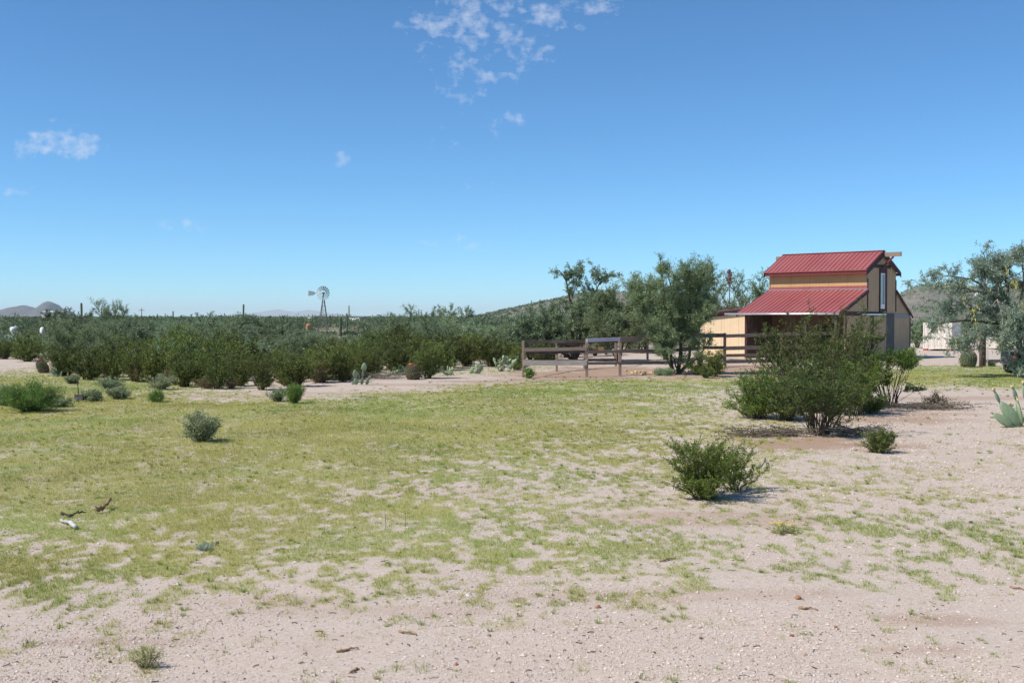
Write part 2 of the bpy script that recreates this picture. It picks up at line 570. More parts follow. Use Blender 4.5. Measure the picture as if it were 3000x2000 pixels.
M['glass'] = glass_mat()


def ground_mat():
    m, nt, out = mat('desert_ground')
    tc = nt.nodes.new('ShaderNodeTexCoord'); P = tc.outputs['Object']
    big = noise(nt, .55, 5, .6, vec=P)
    mid = noise(nt, 2.6, 5, .65, vec=P)
    fine = noise(nt, 30, 6, .7, vec=P)
    base = ramp(nt, [(.32, (.400, .285, .205)), (.5, (.500, .395, .320)), (.7, (.560, .465, .395))], mixc(nt, .45, big, mid))
    vo = N(nt, 'ShaderNodeTexVoronoi', feature='F1'); vo.inputs['Scale'].default_value = 75
    nt.links.new(P, vo.inputs['Vector'])
    sep = nt.nodes.new('ShaderNodeSeparateColor'); nt.links.new(vo.outputs['Color'], sep.inputs[0])
    peb = ramp(nt, [(0, (.25, .19, .155)), (.25, (.43, .35, .29)), (.6, (.56, .465, .40)), (.85, (.60, .51, .43)), (1, (.78, .72, .66))], sep.outputs[0])
    c = mixc(nt, .55, base.outputs[0], peb.outputs[0])
    c = mixc(nt, .5, c, ramp(nt, [(.3, (.36, .28, .22)), (.7, (.64, .55, .48))], fine).outputs[0])
    so = N(nt, 'ShaderNodeAttribute', attribute_name='soil')
    sc = ramp(nt, [(.3, (.235, .125, .075)), (.7, (.37, .225, .145))], mid)
    c = mixc(nt, math_(nt, 'MULTIPLY', math_(nt, 'MULTIPLY', so.outputs['Fac'], ramp(nt, [(.30, .45), (.56, 1.)], mixc(nt, .5, mid, fine)).outputs[0]), .8), c, sc.outputs[0])
    tu = N(nt, 'ShaderNodeAttribute', attribute_name='turf')
    th = ramp(nt, [(.3, (.21, .245, .060)), (.55, (.34, .34, .095)), (.75, (.44, .38, .15))], mixc(nt, .5, mid, fine))
    c = mixc(nt, math_(nt, 'MULTIPLY', tu.outputs['Fac'], .8), c, th.outputs[0])
    far = N(nt, 'ShaderNodeAttribute', attribute_name='far')
    c = mixc(nt, far.outputs['Fac'], c, ramp(nt, [(.35, (.12, .13, .07)), (.65, (.30, .24, .17))], noise(nt, .05, 6, .7, vec=P)).outputs[0])
    h = mixc(nt, .4, vo.outputs['Distance'], fine)
    principled(nt, out, c, .92, 0, .15, bump(nt, h, .5, .012))
    return m


def grass_mat():
    m, nt, out = mat('turf_blade')
    t = N(nt, 'ShaderNodeAttribute', attribute_name='tint')
    y = N(nt, 'ShaderNodeAttribute', attribute_name='dry')
    g = ramp(nt, [(0, (.150, .220, .040)), (.6, (.290, .380, .078)), (1, (.44, .49, .13))], t.outputs['Fac'])
    d = ramp(nt, [(0, (.28, .25, .070)), (.6, (.47, .43, .115)), (1, (.60, .54, .20))], t.outputs['Fac'])
    c = mixc(nt, y.outputs['Fac'], g.outputs[0], d.outputs[0])
    p = nt.nodes.new('ShaderNodeBsdfPrincipled'); p.inputs['Roughness'].default_value = .6; p.inputs['Specular IOR Level'].default_value = .2
    nt.links.new(c, p.inputs['Base Color'])
    tr = nt.nodes.new('ShaderNodeBsdfTranslucent'); nt.links.new(c, tr.inputs['Color'])
    mx = nt.nodes.new('ShaderNodeMixShader'); mx.inputs[0].default_value = .35
    nt.links.new(p.outputs[0], mx.inputs[1]); nt.links.new(tr.outputs[0], mx.inputs[2]); nt.links.new(mx.outputs[0], out.inputs[0])
    return m


def gravel_mat():
    m, nt, out = mat('gravel_pebble')
    t = N(nt, 'ShaderNodeAttribute', attribute_name='tint')
    r = ramp(nt, [(0, (.17, .12, .095)), (.15, (.36, .26, .20)), (.5, (.52, .43, .365)), (.8, (.60, .51, .44)), (.95, (.66, .59, .53)), (1, (.45, .24, .16))], t.outputs['Fac'])
    principled(nt, out, r.outputs[0], .85, 0, .2)
    return m


def hill_mat(name, rock, green, scale):
    m, nt, out = mat(name)
    a = noise(nt, .05 * scale, 6, .7); b = noise(nt, .4 * scale, 5, .7)
    c = mixc(nt, ramp(nt, [(.42, 0.), (.6, 1.)], mixc(nt, .5, a, b)).outputs[0], green, rock)
    c = mixc(nt, .5, c, ramp(nt, [(.3, tuple(x * .6 for x in rock)), (.72, tuple(min(1, x * 1.7) for x in rock))], b).outputs[0])
    principled(nt, out, c, .95, 0, .1, bump(nt, b, .6, 1.0 / scale))
    return m


# ------------------------------------------------------------------ world, sun, camera
SUN_EL = R(50)
SUN_DIR = np.array([-.93, -.368, 0.0]); SUN_DIR /= np.linalg.norm(SUN_DIR)      # horizontal direction to the sun


def make_world():
    w = bpy.data.worlds.new('World'); scene.world = w; w.use_nodes = True
    nt = w.node_tree; nt.nodes.clear()
    out = nt.nodes.new('ShaderNodeOutputWorld'); bg = nt.nodes.new('ShaderNodeBackground')
    sky = nt.nodes.new('ShaderNodeTexSky'); sky.sky_type = 'NISHITA'; sky.sun_disc = False
    sky.sun_elevation = SUN_EL; sky.sun_rotation = math.atan2(SUN_DIR[0], SUN_DIR[1])
    sky.altitude = 700; sky.air_density = .75; sky.dust_density = 0; sky.ozone_density = 8.0
    tc = nt.nodes.new('ShaderNodeTexCoord')
    sp = nt.nodes.new('ShaderNodeSeparateXYZ'); nt.links.new(tc.outputs['Generated'], sp.inputs[0])
    x, y, z = sp.outputs
    ys = math_(nt, 'MAXIMUM', y, .02)
    A = math_(nt, 'DIVIDE', x, ys); B = math_(nt, 'DIVIDE', z, ys)       # bearing and height of the direction
    cb = nt.nodes.new('ShaderNodeCombineXYZ')
    zs = math_(nt, 'MAXIMUM', z, .03)
    nt.links.new(A, cb.inputs[0]); nt.links.new(math_(nt, 'MULTIPLY', B, 1.25), cb.inputs[1])
    # a thin broken layer overhead: noise on a level plane, in a few patches
    n1 = noise(nt, 34.0, 4, .55, vec=cb.outputs[0])
    n2 = noise(nt, 90.0, 5, .6, vec=cb.outputs[0])
    n = mixc(nt, .50, n1, n2)
    reg = None
    for px, py, rx, ry, st in [(1400, 75, 250, 110, 1.0), (1560, 40, 200, 90, .9), (1770, 30, 160, 60, .85), (1540, 150, 140, 90, .85), (1380, 230, 170, 130, .75), (1330, 390, 110, 60, .6), (1480, 360, 100, 40, .75),
                               (190, 425, 210, 60, .95), (60, 560, 90, 30, .7), (1010, 470, 40, 30, .9), (1390, 560, 170, 60, .55), (570, 660, 120, 40, .6), (1310, 715, 220, 30, .75), (2290, 310, 120, 60, .4)]:
        a0 = (px - 1500) / F; b0 = (HZ - py) / F
        da = math_(nt, 'MULTIPLY', math_(nt, 'SUBTRACT', A, a0), F / rx); db = math_(nt, 'MULTIPLY', math_(nt, 'SUBTRACT', B, b0), F / ry)
        q = math_(nt, 'ADD', math_(nt, 'MULTIPLY', da, da), math_(nt, 'MULTIPLY', db, db))
        g = math_(nt, 'MULTIPLY', math_(nt, 'POWER', 2.718, math_(nt, 'MULTIPLY', q, -.8)), st)
        reg = g if reg is None else math_(nt, 'MAXIMUM', reg, g)
    d = math_(nt, 'SUBTRACT', n, math_(nt, 'SUBTRACT', .685, math_(nt, 'MULTIPLY', reg, .265)))
    fac = math_(nt, 'MULTIPLY', math_(nt, 'MULTIPLY', d, 4.6, True), .60)
    tint = mixc(nt, 1.0, sky.outputs[0], (.775, 1.10, 1.14), 'MULTIPLY')
    col = mixc(nt, fac, tint, (5.6, 6.0, 7.0))
    nt.links.new(col, bg.inputs[0])
    bg.inputs[1].default_value = .125
    nt.links.new(bg.outputs[0], out.inputs[0])


make_world()
ld = bpy.data.lights.new('sun', 'SUN'); ld.energy = 5.0; ld.angle = R(.53); ld.color = (1.0, .945, .86)
sun = bpy.data.objects.new('sun', ld); COL.objects.link(sun)
sd = Vector((SUN_DIR[0] * math.cos(SUN_EL), SUN_DIR[1] * math.cos(SUN_EL), math.sin(SUN_EL)))
sun.rotation_euler = sd.to_track_quat('Z', 'Y').to_euler(); sun.location = sd * 60

cd = bpy.data.cameras.new('camera'); cam = bpy.data.objects.new('camera', cd); COL.objects.link(cam)
cd.sensor_width = 36; cd.lens = F * 36 / 3000; cd.clip_end = 60000; cd.clip_start = .1
cam.location = (0, 0, HCAM); cam.rotation_euler = (R(90) - PIT, 0, 0)
scene.camera = cam
scene.view_settings.view_transform = 'Standard'; scene.view_settings.look = 'None'
scene.view_settings.exposure = .10; scene.view_settings.gamma = 1
scene.cycles.max_bounces = 6; scene.cycles.diffuse_bounces = 3; scene.cycles.glossy_bounces = 2; scene.cycles.transmission_bounces = 3
scene.cycles.transparent_max_bounces = 4; scene.cycles.volume_bounces = 1


# ------------------------------------------------------------------ ground
def make_ground():
    ys = np.concatenate([[-60, -25, -8, 0, 3, 5], np.geomspace(6, 66, 380), np.geomspace(70, 32000, 70)])
    nx = 420
    s = np.linspace(-1, 1, nx)
    hw = .60 * np.maximum(ys, 0) + 5 + np.where(ys < 5, 30, 0) + np.clip(ys - 66, 0, 1e9) * .5
    X = s[None] * hw[:, None]; Y = np.repeat(ys[:, None], nx, 1)
    Z = terrain(X, Y)
    g = grassy(X, Y)
    turf = np.clip(g * 1.8 + .26, 0, .85) * np.clip(cover(X, Y) * 1.6, 0, 1) * (Y < 66)
    so = soil(X, Y) * (Y < 75)
    far = np.clip((Y - 72) / 50, 0, 1) * np.clip(1 - (X - 12) / 6 * (Y < 110), 0, 1)
    V = np.stack([X, Y, Z], -1).reshape(-1, 3)
    i = np.arange(len(ys) - 1)[:, None] * nx; j = np.arange(nx - 1)[None]
    f = np.stack([i + j, i + j + 1, i + nx + j + 1, i + nx + j], -1).reshape(-1, 4)
    me = make_mesh('ground', V, [f], ground_mat(), {'turf': turf.ravel(), 'soil': so.ravel(), 'far': far.ravel()}, True)
    tag(link('ground', me), kind='structure')


make_ground()


def make_grass():
    n = 2700000
    u = rng.random(n)
    y0, y1, p = 5.2, 60., -.75                 # blades per square metre fall off with distance
    Y = (y0 ** (p + 1) + u * (y1 ** (p + 1) - y0 ** (p + 1))) ** (1 / (p + 1))
    X = (rng.random(n) * 2 - 1) * (.56 * Y + 3.2)
    g = grassy(X, Y)
    pc = np.array([gp(1975, 1092)])
    keep = rng.random(n) < np.clip(.46 + g * 1.9, 0, 1) * np.clip(.26 + .95 * cover(X, Y), 0, 1)
    # keep turf out from under the barn
    keep &= ~((Y > 56) & (X > 9))
    X, Y, g = X[keep], Y[keep], g[keep]
    n = len(X)
    Z = terrain(X, Y)
    h = (.012 + .024 * np.clip(g * 3 + .4, 0, 1)) * (.5 + rng.random(n) ** 1.5)
    tall = fbm(X / 2.2, Y / 2.2, 55, 2)
    h *= .6 + .8 * tall
    h *= np.where(Y > 20, 1.15, 1)
    a = rng.random(n) * 2 * math.pi
    lean = h * (.5 + 1.0 * rng.random(n))
    w = np.maximum(.0035 + .003 * rng.random(n), .00034 * Y)
    dx, dy = np.cos(a), np.sin(a)
    P = np.stack([X, Y, Z - .004], -1)
    S = np.stack([-dy, dx, np.zeros(n)], -1) * (w / 2)[:, None]
    T = P + np.stack([dx * lean, dy * lean, h], -1)
    V = np.stack([P - S, P + S, T], 1).reshape(-1, 3)
    f = np.arange(3 * n).reshape(-1, 3)
    px, py = to_photo(X, Y)
    dryness = fbm(X / 3.2, Y / 3.2, 91, 4) * .75 + fbm(X / .5, Y / .5, 93, 3) * .5
    # the middle of the lawn is yellower, the lower edge and the strip by the track greener
    bias = np.interp(py, [1080, 1150, 1190, 1300, 1480, 1540, 1680, 1800], [-.12, -.10, .0, .08, .10, .0, -.02, .0])
    dry = np.clip((dryness - .60 + bias) * 4 + .5, 0, 1) * .85
    dry = np.clip(dry + (rng.random(n) - .5) * .35, 0, 1)
    # taller tufts and forbs standing in the turf
    m = 15000
    Yt = 7 + 39 * rng.random(m) ** 1.2; Xt = (rng.random(m) * 2 - 1) * (.55 * Yt + 2.5)
    kt = (grassy(Xt, Yt) > -.06) & (rng.random(m) < .25 + .75 * (fbm(Xt / 3, Yt / 3, 171, 3) > .5)); Xt, Yt = Xt[kt], Yt[kt]; m = len(Xt)
    rt = .014 + .055 * rng.random(m) ** 2.2; it = np.repeat(np.arange(m), 34); k = len(it)
    aa = rng.random(k) * 6.283; qq = rt[it] * np.sqrt(rng.random(k))
    X2, Y2 = Xt[it] + np.cos(aa) * qq, Yt[it] + np.sin(aa) * qq
    h2 = (.018 + .050 * rng.random(m) ** 2)[it] * (.5 + .7 * rng.random(k)); l2 = h2 * (.2 + .9 * rng.random(k))
    P2 = np.stack([X2, Y2, terrain(X2, Y2) - .004], -1); w2 = np.maximum(.004, .00034 * Y2)
    S2 = np.stack([-np.sin(aa), np.cos(aa), 0 * aa], -1) * (w2 / 2)[:, None]
    T2 = P2 + np.stack([np.cos(aa) * l2, np.sin(aa) * l2, h2], -1)
    V = np.vstack([V, np.stack([P2 - S2, P2 + S2, T2], 1).reshape(-1, 3)]); f = np.arange(len(V)).reshape(-1, 3)
    dry2 = np.where(rng.random(m) < .3, .8, .05)[it]; ti2 = np.clip((rng.random(m) * .7)[it] + (rng.random(k) - .5) * .4, 0, 1)
    ti = np.clip(.5 + (rng.random(n) - .5) * .7 + (fbm(X / 1.2, Y / 1.2, 45, 3) - .5) * .9, 0, 1)
    ti = np.r_[ti, ti2]; dry = np.r_[dry, dry2]
    me = make_mesh('grass', V, [f], grass_mat(), {'tint': np.repeat(ti, 3), 'dry': np.repeat(dry, 3)})
    tag(link('grass', me), 'short patchy yellow-green turf over the gravel yard', 'grass', kind='stuff')


make_grass()

OCT = np.array([(1, 0, 0), (0, 1, 0), (-1, 0, 0), (0, -1, 0), (0, 0, 1), (0, 0, -1)], float)
OCTF = np.array([(0, 1, 4), (1, 2, 4), (2, 3, 4), (3, 0, 4), (1, 0, 5), (2, 1, 5), (3, 2, 5), (0, 3, 5)])


def make_gravel():
    n = 360000
    u = rng.random(n); y0, y1, p = 5.4, 30., -1.35
    Y = (y0 ** (p + 1) + u * (y1 ** (p + 1) - y0 ** (p + 1))) ** (1 / (p + 1))
    X = (rng.random(n) * 2 - 1) * (.54 * Y + 2.5)
    dens = fbm(X / 1.4, Y / 1.4, 61, 4)
    keep = (grassy(X, Y) < .12) & (rng.random(n) < np.clip((dens - .25) * 2.6, .15, 1)) & (soil(X, Y) < .5 + .5 * rng.random(n))
    X, Y = X[keep], Y[keep]; n = len(X)
    s = np.exp(rng.normal(math.log(.0066), .42, n)) * np.clip(Y / 13, .85, 1.6)
    s = np.minimum(s, .024)
    sc = np.stack([s * (.7 + .8 * rng.random(n)), s * (.7 + .8 * rng.random(n)), s * (.45 + .45 * rng.random(n))], -1)
    a = rng.random(n) * math.pi
    V = OCT[None] * (.75 + .5 * rng.random((n, 6, 1))) * sc[:, None]
    c, d = np.cos(a)[:, None], np.sin(a)[:, None]
    V = np.stack([V[..., 0] * c - V[..., 1] * d, V[..., 0] * d + V[..., 1] * c, V[..., 2]], -1)
    V += np.stack([X, Y, terrain(X, Y) + sc[:, 2] * .25], -1)[:, None]
    f = (np.arange(n)[:, None, None] * 6 + OCTF[None]).reshape(-1, 3)
    me = make_mesh('gravel', V.reshape(-1, 3), [f], gravel_mat(), {'tint': np.repeat(np.clip(rng.beta(2.2, 1.6, n), 0, 1), 6)})
    tag(link('gravel', me), 'pale pinkish gravel scattered over the bare yard', 'gravel', kind='stuff')


make_gravel()


def make_litter():
    n = 2600
    Y = 7 + 24 * rng.random(n) ** 1.4; X = (rng.random(n) * 2 - 1) * (.5 * Y + .4)
    k = rng.random(n) < .35 + .65 * (fbm(X / 1.1, Y / 1.1, 201, 3) > .52); X, Y = X[k], Y[k]; n = len(X)
    L = .012 + .06 * rng.random(n) ** 2.5; a = rng.random(n) * 6.283
    d = np.stack([np.cos(a), np.sin(a), 0 * a], -1); s = np.stack([-np.sin(a), np.cos(a), 0 * a], -1)
    p = np.stack([X, Y, terrain(X, Y) + .005], -1)
    P = np.stack([p, p + d * L[:, None] * .5 + s * (L * (rng.random(n) - .5) * .4)[:, None] + (0, 0, .004), p + d * L[:, None]], 1)
    V, fs = tubes(P, (.0016 + .0022 * rng.random(n))[:, None] * np.ones((1, 3)), 4)
    tag(link('twig_litter', make_mesh('twig_litter', V, [fs[0]], M['bark'])), 'tiny dark twigs and plant litter strewn over the yard', 'litter', kind='stuff')


make_litter()


# ------------------------------------------------------------------ plants
def leaf_quads(P, D, l, w, r):
    """rhombus leaves: base P, direction D"""
    n = len(P)
    D = D / (np.linalg.norm(D, axis=1, keepdims=True) + 1e-9)
    S = np.cross(D, r.normal(size=(n, 3))); S /= np.linalg.norm(S, axis=1, keepdims=True) + 1e-9
    l = np.broadcast_to(l, (n,))[:, None]; w = np.broadcast_to(w, (n,))[:, None]
    V = np.stack([P, P + D * l * .5 + S * w * .5, P + D * l, P + D * l * .5 - S * w * .5], 1)
    return V.reshape(-1, 3), np.arange(4 * n).reshape(-1, 4)


def bez(p0, p1, p2, k):
    t = np.linspace(0, 1, k)[None, :, None]
    return p0[:, None] * (1 - t) ** 2 + 2 * p1[:, None] * t * (1 - t) + p2[:, None] * t ** 2


def sample(P, idx, t):
    """points and tangents on paths P (N,k,3) at path idx, parameter t"""
    k = P.shape[1]
    q = np.clip(t, 0, .9999) * (k - 1); i = q.astype(int); f = (q - i)[:, None]
    a, b = P[idx, i], P[idx, i + 1]
    d = b - a
    return a * (1 - f) + b * f, d / (np.linalg.norm(d, axis=1, keepdims=True) + 1e-9)


def bush_data(seed, h, w, ns, nt, nl, ll, lw, bare=.3, stem_r=.012, spread=1.0, top=.35, twig=.22, up=.5, off=(0, 0), skirt=.33, base=.13, irr=.28):
    r = np.random.default_rng(seed)
    a = r.random(ns) * 2 * math.pi
    rt = w / 2 * np.sqrt(r.random(ns)) * spread
    zt = h * (1 - top * (rt / (w / 2)) ** 2) * (1 - irr + irr * r.random(ns))
    b = np.stack([np.cos(a), np.sin(a), np.zeros(ns)], -1)
    zt *= np.where(r.random(ns) < skirt, .30 + .45 * r.random(ns), 1)
    p0 = b * (base * w * r.random((ns, 1))); p0[:, 2] = -.03
    p2 = b * rt[:, None]; p2[:, 2] = zt
    p1 = b * (rt * (.30 + .25 * r.random(ns)))[:, None]; p1[:, 2] = zt * (.5 + .15 * r.random(ns))
    p1 += r.normal(size=(ns, 3)) * .04 * h
    p2[:, :2] += np.array(off)
    S = bez(p0, p1, p2, 7)
    S[:, 1:-1] += r.normal(size=(ns, 5, 3)) * .012 * h
    rr = np.linspace(1, .3, 7)[None] * stem_r * (.6 + .7 * r.random((ns, 1)))
    idx = np.repeat(np.arange(ns), nt)
    t = bare + (1 - bare) * r.random(ns * nt) ** .8
    q, tg = sample(S, idx, t)
    out = r.normal(size=(len(q), 3)); out[:, 2] = np.abs(out[:, 2]) * .6
    d = tg * up + out / np.linalg.norm(out, axis=1, keepdims=True) * .8; d /= np.linalg.norm(d, axis=1, keepdims=True)
    L = twig * h * (.5 + .7 * r.random(len(q)))
    e = q + d * L[:, None]; mid = (q + e) / 2 + r.normal(size=q.shape) * (.08 * L)[:, None]
    T = bez(q, mid, e, 4)
    tr = np.linspace(1, .5, 4)[None] * stem_r * .35 * np.ones((len(q), 1))
    Vs, fs = tubes(S, rr, 5)
    Vt, ft = tubes(T, tr, 3)
    stemV = np.vstack([Vs, Vt]); stemF = np.vstack([fs[0], ft[0] + len(Vs)])
    li = np.repeat(np.arange(len(q)), nl)
    lt = r.random(len(li)) ** .75
    P, td = sample(T, li, lt)
    D = td * .55 + r.normal(size=P.shape) * .55 + np.array([0, 0, .15])
    P = P + r.normal(size=P.shape) * ll * .35
    V, f = leaf_quads(P, D, ll * (.6 + .8 * r.random(len(P))), lw * (.6 + .8 * r.random(len(P))), r)
    zz = np.clip(P[:, 2] / h, 0, 1)
    tw = r.random(len(q))[li]                         # twig by twig difference of leaf age
    ti = np.clip(.15 + .35 * tw + .45 * r.random(len(P)) + np.where(r.random(len(P)) < .04, .5, 0), 0, 1)
    return stemV, stemF, V, f, np.repeat(ti, 4)


def bush_meshes(name, seed, leafmat, barkmat, **kw):
    sV, sF, lV, lF, ti = bush_data(seed, **kw)
    return (make_mesh(name + '_stem', sV, [sF], barkmat), make_mesh(name + '_foliage', lV, [lF], leafmat, {'tint': ti}))


def plant(name, meshes, x, y, rz=0, sc=(1, 1, 1), label=None, cat='bush', group=None, parts=('stem', 'foliage'), z=None, tilt=None):
    o = empty(name, (x, y, tz(x, y) if z is None else z), rz)
    o.scale = sc
    if tilt: o.rotation_euler = (tilt[0], tilt[1], rz)
    for p, me in zip(parts, meshes):
        link(p, me, o)
    tag(o, label, cat, group)
    return o


# ---- limbs: photo-traced polylines turned into metres at the tree's own distance
def catmull(P, k):
    P = np.asarray(P, float); n = len(P)
    Q = np.vstack([2 * P[0] - P[1], P, 2 * P[-1] - P[-2]])
    t = np.linspace(0, n - 1 - 1e-6, k); i = t.astype(int); f = (t - i)[:, None]
    a, b, c, d = Q[i], Q[i + 1], Q[i + 2], Q[i + 3]
    return .5 * (2 * b + (c - a) * f + (2 * a - 5 * b + 4 * c - d) * f ** 2 + (3 * b - a - 3 * c + d) * f ** 3)


def tree_meshes(name, seed, limbs, leafmat, barkmat, n2=14, n3=7, nl=14, l2=1.0, l3=.4, ll=.1, lw=.025, up2=.35, droop=0.0, t0=.35, leafdrop=.1, twr=.012, dens=None):
    """limbs: list of (points (n,3), r0, r1, leafy weight)"""
    r = np.random.default_rng(seed)
    K = 12
    mb = MB()
    LP, W, RR = [], [], []
    for pts, r0, r1, wt in limbs:
        C = catmull(pts, K)
        C[1:-1] += r.normal(size=(K - 2, 3)) * .02
        rad = np.linspace(r0, r1, K)
        V, fs = tubes(C[None], rad[None], 8)
        mb.add_arr(V, fs)
        LP.append(C); W.append(wt); RR.append(rad)
    LP = np.array(LP); W = np.array(W, float)
    cnt = np.maximum((n2 * W).astype(int), 0)
    i2 = np.repeat(np.arange(len(LP)), cnt)
    t2 = t0 + (1 - t0) * r.random(len(i2))
    q, tg = sample(LP, i2, t2)
    o = r.normal(size=q.shape); o /= np.linalg.norm(o, axis=1, keepdims=True)
    d = tg * .45 + o * .85 + np.array([0, 0, up2]); d /= np.linalg.norm(d, axis=1, keepdims=True)
    L = l2 * (.45 + .75 * r.random(len(q)))
    e = q + d * L[:, None]; e[:, 2] -= droop * L
    m = (q + e) / 2 + r.normal(size=q.shape) * (.12 * L)[:, None] + np.array([0, 0, 1]) * (.12 * L * droop)[:, None]
    B2 = bez(q, m, e, 6)
    V, fs = tubes(B2, np.linspace(1, .3, 6)[None] * twr * 1.8 * np.ones((len(q), 1)), 4)
    mb.add_arr(V, fs)
    i3 = np.repeat(np.arange(len(q)), n3)
    t3 = .2 + .8 * r.random(len(i3))
    q3, tg3 = sample(B2, i3, t3)
    o = r.normal(size=q3.shape); o /= np.linalg.norm(o, axis=1, keepdims=True)
    d3 = tg3 * .6 + o * .75 + np.array([0, 0, up2 * .6 - droop]); d3 /= np.linalg.norm(d3, axis=1, keepdims=True)
    L3 = l3 * (.5 + .7 * r.random(len(q3)))
    e3 = q3 + d3 * L3[:, None]; m3 = (q3 + e3) / 2 + r.normal(size=q3.shape) * (.1 * L3)[:, None]
    B3 = bez(q3, m3, e3, 4)
    V, fs = tubes(B3, np.linspace(1, .4, 4)[None] * twr * .6 * np.ones((len(q3), 1)), 3)
    mb.add_arr(V, fs)
    li = np.repeat(np.arange(len(q3)), nl)
    P, td = sample(B3, li, r.random(len(li)))
    D = td * .5 + r.normal(size=P.shape) * .55 - np.array([0, 0, leafdrop])
    P = P + r.normal(size=P.shape) * ll * .25
    V, f = leaf_quads(P, D, ll * (.6 + .8 * r.random(len(P))), lw * (.6 + .8 * r.random(len(P))), r)
    tw = r.random(len(q3))[li]
    ti = np.clip(.05 + .4 * tw + .5 * r.random(len(P)) + np.where(r.random(len(P)) < .03, .4, 0), 0, 1)
    return mb.mesh(name + '_trunk', barkmat, True), make_mesh(name + '_crown', V, [f], leafmat, {'tint': np.repeat(ti, 4)}), (B3, q3)


def auto_limbs(seed, h, w, n=6, r0=.07, lean=0.0):
    r = np.random.default_rng(seed)
    out = []
    for k in range(n):
        a = 2 * math.pi * (k + r.random() * .7) / n
        rt = w / 2 * (.35 + .6 * r.random())
        zt = h * (.62 + .36 * r.random()) * (1 - .3 * (rt / (w / 2)) ** 2)
        d = np.array([math.cos(a), math.sin(a), 0])
        p = [np.array([0, 0, -.05]) + d * .06, d * rt * .22 + np.array([0, 0, zt * .36]), d * rt * .6 + np.array([0, 0, zt * .72]), d * rt + np.array([lean, 0, zt])]
        p = [np.array(q) + r.normal(size=3) * .05 * (i > 0) for i, q in enumerate(p)]
        out.append((p, r0 * (.6 + .5 * r.random()), .012, 1.0))
    return out


# shared variants for the thicket
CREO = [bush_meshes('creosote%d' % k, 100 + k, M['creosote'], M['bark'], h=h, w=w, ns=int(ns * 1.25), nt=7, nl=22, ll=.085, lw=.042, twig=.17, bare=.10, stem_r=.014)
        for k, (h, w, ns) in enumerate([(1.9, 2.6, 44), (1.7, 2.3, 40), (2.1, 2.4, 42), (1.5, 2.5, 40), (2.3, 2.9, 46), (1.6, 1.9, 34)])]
MESQ = []
for k, (h, w, n) in enumerate([(3.2, 4.2, 7), (2.8, 3.6, 7), (3.6, 4.4, 8), (2.5, 3.8, 7)]):
    t_, c_, _ = tree_meshes('mesquite%d' % k, 200 + k, auto_limbs(300 + k, h, w, n, .06), M['mesquite'], M['bark'], n2=13, n3=7, nl=19, l2=h * .27, l3=.32, ll=.13, lw=.045, t0=.2, twr=.012)
    MESQ.append((t_, c_))
PALO = []
for k, (h, w, n) in enumerate([(4.0, 4.2, 7), (3.4, 3.8, 7)]):
    t_, c_, _ = tree_meshes('palo%d' % k, 400 + k, auto_limbs(500 + k, h, w, n, .075), M['paloverde'], M['greenbark'], n2=17, n3=8, nl=13, l2=h * .27, l3=.42, ll=.13, lw=.032, up2=.55, t0=.25, leafdrop=-.1, twr=.013)
    PALO.append((t_, c_))


# ------------------------------------------------------------------ barn
BX, BY, BTH = 22.249, 65.74, .731
BL, BC, BF, BG, BB, BM = 6.39, 2.06, 5.90, 4.95, 4.465, 2.5


